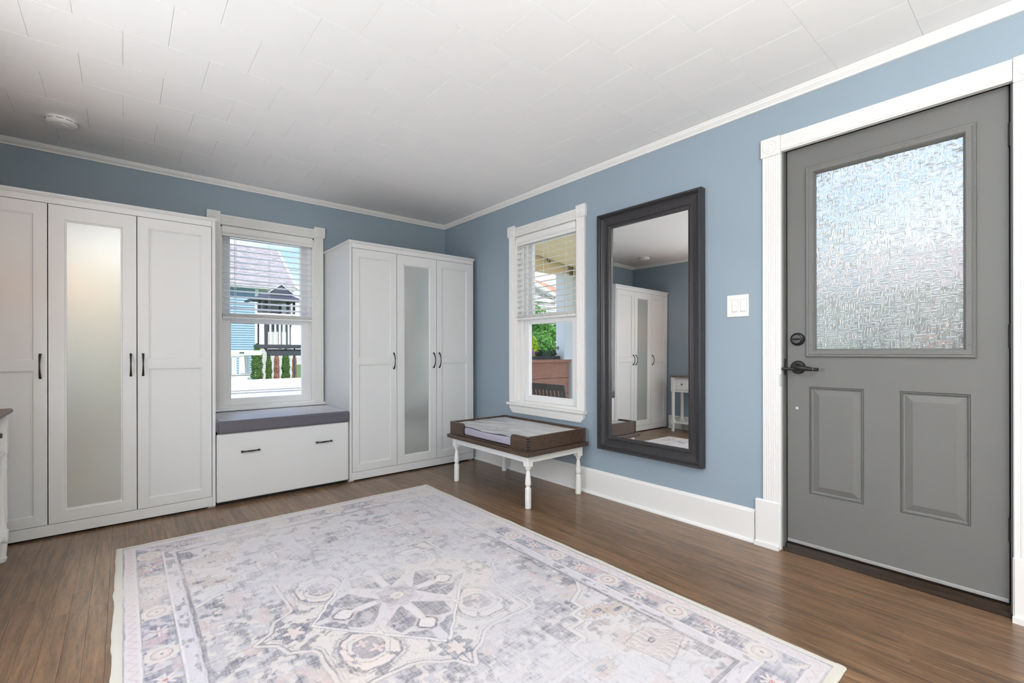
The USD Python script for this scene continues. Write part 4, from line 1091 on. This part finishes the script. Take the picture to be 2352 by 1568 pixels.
def siding_run(xa, xb, za, zb, y, ex=.098, lap=.030):
    m = []
    n = int((zb - za) / ex)
    for k in range(n):
        z = za + k * ex
        p = prism([(0, 0), (-lap, .002), (-.004, ex), (0, ex)], xa, xb); v = p.vertices.copy(); p.vertices = np.stack([v[:, 2], y + v[:, 0], z + v[:, 1]], 1)
        m.append(p)
    return m


obj('siding', siding_run(-9, 1.80, GZ, 3.68, HY), M['siding'], t, 'blue horizontal clapboards', kind='stuff')
obj('wall_core', [bx((-9, HY, GZ), (1.80, HY + 9, 3.7)), bx((1.80, HY + 1.2, GZ), (3.55, HY + 9, 3.7))], M['siding'], t)
obj('recessed_siding', siding_run(1.80, 3.55, GZ, 3.68, HY + 1.2, .098, .012), M['siding2'], t, 'paler recessed clapboards', kind='stuff')
obj('corner_trim', cbx((1.72, HY - .03, GZ), (1.86, HY + .06, 3.70), .004), M['vinyl'], t)
obj('corner_trim', cbx((3.48, HY + 1.16, GZ), (3.58, HY + 1.26, 3.70), .004), M['vinyl'], t)
obj('eave_trim', [cbx((-9.3, HY - .38, 3.70), (3.25, HY - .30, 3.86), .005), bx((-9.3, HY - .36, 3.70), (3.25, HY + 1.2, 3.72))], M['vinyl'], t)
obj('house_window', [cbx((2.3, HY + 1.13, 2.0), (2.9, HY + 1.18, 3.3), .004)], M['windowdark'], t)
rows = []
pitch, run, courses = .655, 3.4, 26
for k in range(courses):
    ya = HY - .40 + run * k / courses; yb = HY - .40 + run * (k + 1) / courses + .05
    za, zb = 3.86 + (ya - HY + .40) * pitch, 3.86 + (yb - HY + .40) * pitch
    p = prism([(ya, za - .03), (yb, zb - .03), (yb, zb - .008), (ya, za + .018)], -9.3, 3.25); v = p.vertices.copy(); p.vertices = np.stack([v[:, 2], v[:, 0], v[:, 1]], 1); p.invert()
    rows.append(p)
obj('roof_shingles', rows, M['slate'], t, 'weathered grey shingle courses', kind='stuff')
obj('roof_back', trimesh.Trimesh([(-9.3, HY - .4 + run, 3.86 + run * pitch), (3.25, HY - .4 + run, 3.86 + run * pitch), (3.25, HY + 9, 3.7), (-9.3, HY + 9, 3.7)], [[0, 2, 1], [0, 3, 2]], process=False), M['slate'], t)
ge = prism([(HY - .30, 3.84), (HY - .4 + run, 3.84 + run * pitch), (HY + 8.8, 3.84)], 3.28, 3.40); v = ge.vertices.copy(); ge.vertices = np.stack([v[:, 2], v[:, 0], v[:, 1]], 1); ge.invert()
obj('gable_end', ge, M['siding2'], t)

t = thing('utility_wire', 'thin dark utility wire crossing the sky right of the grey roof', 'wire')
obj('cable', tube([(-6 + 2.2 * k, 26 - .15 * k, 5.85 + .012 * (k - 4) ** 2) for k in range(10)], .012, 5), M['wire'], t)

# ---------------------------------------------------------------- through window 2: the porch and beyond
t = thing('porch', 'porch with tan board ceiling, white post and red-brown end wall outside the right window', 'porch')
EY = .75
obj('porch_floor', [cbx((.17, -5.2, -.22), (3.0, EY + .1, -.12), .004)], M['greypipe'], t)
obj('porch_foundation', [bx((.2, -5.1, GZ), (2.9, EY, -.22))], M['siding2'], t)
slope = .125
for k in range(22):
    y = EY - .12 - k * .135
    m = cbx((.165, y - .134, 0), (3.0, y, .02), .004); m.vertices[:, 2] += 2.62 - (m.vertices[:, 0] - .165) * slope
    obj('ceiling_board', m, M['bead'], t)
rf = bx((.165, -2.28, 0), (3.25, EY + .25, .06)); rf.vertices[:, 2] += 2.66 - (rf.vertices[:, 0] - .165) * slope
obj('porch_roof', rf, M['slate'], t)
obj('end_beam', cbx((.17, EY - .06, 2.20), (3.0, EY + .08, 2.44), .006), M['beige'], t)
obj('front_beam', cbx((2.78, -2.28, 2.16), (2.95, EY + .08, 2.32), .006), M['beige'], t)
obj('wall_board', cbx((.17, EY - .05, 2.44), (3.0, EY + .06, 2.64), .005), M['beige'], t)
po = cbx((2.512, EY - .09, .90), (2.70, EY + .09, 2.21), .006)
obj('post', po, M['whitecol'], t)
obj('post', cbx((2.72, -2.26, -.12), (2.90, -2.08, 2.2), .006), M['whitecol'], t)
obj('downspout', cbx((2.702, EY - .07, -.1), (2.81, EY + .03, 2.2), .012), M['greypipe'], t)
obj('rail_cap', cbx((.17, EY - .05, .858), (2.98, EY + .12, .905), .004), M['redboard'], t)
for z0, z1 in ((.622, .857), (.385, .618), (.148, .381), (-.12, .144)):
    obj('wall_plank', cbx((.17, EY, z0), (2.95, EY + .05, z1), .004), M['redboard'], t)
obj('plank_backing', bx((.18, EY + .045, -.12), (2.94, EY + .10, .86)), M['blackgap'], t)
obj('ceiling_hook', [tube([(2.161, EY - .09, 2.40), (2.161, EY - .10, 2.345), (2.178, EY - .10, 2.330), (2.196, EY - .10, 2.340), (2.198, EY - .10, 2.362)], .007, 6), cbx((2.14, EY - .095, 2.385), (2.182, EY - .06, 2.41), .003)], M['iron'], t)
obj('wall_bracket', [cbx((2.63, EY - .14, 2.19), (2.66, EY - .09, 2.46), .004)], M['chairwood'], t)

t = thing('patio_chair', 'dark grey-brown slat-back patio chair on the porch below the right window', 'chair', (0, 0, 0))
CHX = .90
lean = .22
def chair_board(y0, y1, z0, z1, th=.025):
    m = cbx((-th / 2, y0, z0), (th / 2, y1, z1), .004)
    m.vertices[:, 0] += CHX - (m.vertices[:, 2] - .67) * lean * -1 * -1
    m.vertices[:, 1] += -(m.vertices[:, 2] - .67) * 0
    return m
ya, yb = -.87, -.30
obj('top_rail', chair_board(ya, yb, .605, .676), M['chairwood'], t)
obj('back_post', chair_board(ya, ya + .045, -.12, .61), M['chairwood'], t); obj('back_post', chair_board(yb - .045, yb, -.12, .61), M['chairwood'], t)
for k in range(8):
    y = ya + .062 + k * .058
    obj('back_slat', chair_board(y, y + .036, .30, .61, .014), M['chairwood'], t)
obj('lower_rail', chair_board(ya, yb, .27, .31), M['chairwood'], t)
for k in range(6):
    obj('seat_slat', cbx((CHX + .10 + k * .075, ya, .25), (CHX + .165 + k * .075, yb, .27), .003), M['chairwood'], t)
for y in (ya, yb - .045):
    obj('front_leg', cbx((CHX + .50, y, -.12), (CHX + .545, y + .045, .47), .004), M['chairwood'], t)
    obj('arm', cbx((CHX + .04, y - .01, .47), (CHX + .58, y + .055, .495), .006), M['chairwood'], t)
    obj('seat_rail', cbx((CHX + .08, y + .005, .21), (CHX + .54, y + .04, .25), .003), M['chairwood'], t)

rng = np.random.default_rng(5)
t = thing('planter', 'planter of dusty green and dark purple leaves on the porch rail', 'planter', (2.27, EY + .05, .905))
obj('box', [cbx((-.26, -.055, 0), (.24, .06, .05), .006)], M['charcoal'], t)
n = 900; q = rng.normal(0, 1, (n, 3)); q /= np.linalg.norm(q, axis=1, keepdims=True)
obj('foliage', leaf_cloud(q * [.20, .07, .07] * rng.uniform(.5, 1, (n, 1)) + [-.02, 0, .075], q, .010, rng), M['sage'], t)
n = 150; q = rng.normal(0, 1, (n, 3)); q /= np.linalg.norm(q, axis=1, keepdims=True)
pp = np.concatenate([q[:75] * [.05, .04, .055] + [-.17, -.01, .09], q[75:] * [.06, .04, .045] + [.13, -.01, .085]])
obj('purple_leaves', leaf_cloud(pp, np.concatenate([q[:75], q[75:]]), .017, rng), M['plum'], t, 'dark purple leaves')
obj('stem', tube([(.12, 0, .09), (.19, -.01, .15), (.235, -.01, .17)], .004, 5), M['sage'], t)
obj('bud', leaf_cloud(rng.normal(0, .010, (14, 3)) + [.24, -.01, .175], rng.normal(0, 1, (14, 3)), .014, rng), M['plum'], t)
obj('violet_flower', [trimesh.creation.icosphere(1, .018).apply_translation((-.295 + .02 * math.cos(g), -.01, .10 + .02 * math.sin(g))) for g in np.arange(5) * 1.256], M['violet'], t, 'violet flower')


def bush(name, label, cat, c, r, n, size, m, seed, trunk=True):
    rng = np.random.default_rng(seed)
    t = thing(name, label, cat, (c[0], c[1], GZ))
    h = c[2] - GZ
    q = rng.normal(0, 1, (n, 3)); q /= np.linalg.norm(q, axis=1, keepdims=True)
    lump = 1 + .35 * (meshkit.fbm(q * 2.5 + 7, 3, seed) - .5) * 2
    p = q * np.array(r) * lump[:, None] * rng.uniform(.55, 1, (n, 1)) ** .4 + [0, 0, h]
    obj('foliage', leaf_cloud(p, q, size, rng, 1.1), m, t)
    obj('trunk', lathe([(.10, 0), (.07, h * .5), (.03, h)], 8), M['bark'], t)
    return t


sh = bush('leafy_shrub', 'big light green leafy shrub beyond the porch wall', 'shrub', (6.55, 5.3, .85), (1.25, .9, 1.10), 9000, .055, M['hedge'], 61)
rng = np.random.default_rng(62); n = 420; q = rng.normal(0, 1, (n, 3)); q /= np.linalg.norm(q, axis=1, keepdims=True)
obj('young_shoots', leaf_cloud(q * [.32, .30, .50] * rng.uniform(.4, 1, (n, 1)) + [-.40, -.15, 1.9 - GZ], q, .052, rng, 1.1), M['hedge'], sh, 'thin young shoots standing above the crown')
conifer('golden_arborvitae', 'yellow-green cone shrub at the porch corner', 'shrub', 4.02, 3.0, .44, 1.33, M['lime'], 63)

t = thing('gable_house', 'pale grey house with a reddish roof and white eaves beyond the shrub', 'house')
GY = 16.0
obj('siding', siding_run(13.0, 17.95, GZ, 4.45, GY, .14), M['siding2'], t, 'pale grey clapboards', kind='stuff')
obj('wall_core', bx((13, GY, GZ), (17.95, GY + 6, 4.45)), M['siding2'], t)
gg = prism([(13.3, 4.42), (17.7, 4.42), (15.0, 5.30)], 0, .2); v = gg.vertices.copy(); gg.vertices = np.stack([v[:, 0], GY - .05 + v[:, 2], v[:, 1]], 1); gg.invert()
obj('gable_wall', gg, M['siding2'], t)
obj('gable_fascia', [tube([(14.9, GY - .30, 5.40), (17.9, GY - .30, 4.35)], .10, 6), tube([(14.9, GY - .30, 5.40), (12.6, GY - .30, 4.5)], .10, 6)], M['vinyl'], t, 'white gable fascia')
rr_ = trimesh.Trimesh([(14.9, GY - .2, 5.46), (18.0, GY - .2, 4.42), (22.5, GY + .6, 4.45), (19.0, GY + 2.2, 5.6), (14.9, GY + 6, 5.46), (18.0, GY + 6, 4.42)], [[0, 1, 2], [0, 2, 3], [0, 3, 4]], process=False)
obj('roof', rr_, M['terracotta'], t, 'reddish shingle roof')
obj('eave_band', cbx((13, GY - .12, 4.02), (17.95, GY - .02, 4.22), .01), M['vinyl'], t)
obj('wing_wall', bx((18.4, GY + .8, GZ), (22.4, GY + 6, 4.42)), M['siding2'], t)
obj('corner_trim', cbx((17.86, GY - .06, GZ), (18.12, GY + .1, 4.3), .01), M['vinyl'], t)

# street side, seen blurred through the door glass
t = thing('street_hedge', 'low clipped hedge along the street, blurred behind the door glass', 'hedge')
rng = np.random.default_rng(77); n = 5000
p = np.stack([rng.uniform(7.6, 8.6, n), rng.uniform(-9, 3.2, n), GZ + rng.uniform(.22, 1.15, n)], 1)
obj('foliage', leaf_cloud(p, np.tile([[-1.0, 0, .4]], (n, 1)), .07, rng, 1.2), M['sage'], t)
tag(obj('street', bx((9.4, -40, GZ), (16, 14.5, GZ + .01)), M['greypipe']), 'pale grey street beyond the hedge', 'street', kind='stuff')

t = thing('street_house', 'long grey house with dark windows across the street, blurred behind the door glass', 'house')
SX = 21.0
obj('house_wall', bx((SX, -17, GZ), (SX + 8, 9, 3.5)), M['siding2'], t)
rp = prism([(SX - .5, 3.4), (SX + 4, 5.9), (SX + 8.5, 3.4)], -17.4, 9.4); v = rp.vertices.copy(); rp.vertices = np.stack([v[:, 0], v[:, 2], v[:, 1]], 1); rp.invert()
obj('house_roof', rp, M['slate'], t)
for k in range(8):
    y = -15.5 + 3.1 * k
    obj('house_window', cbx((SX - .06, y, .6), (SX + .02, y + 1.5, 2.4), .01), M['windowdark'], t)
obj('house_door', cbx((SX - .06, -1.6, GZ + .2), (SX + .02, -.6, 2.0), .01), M['redboard'], t)
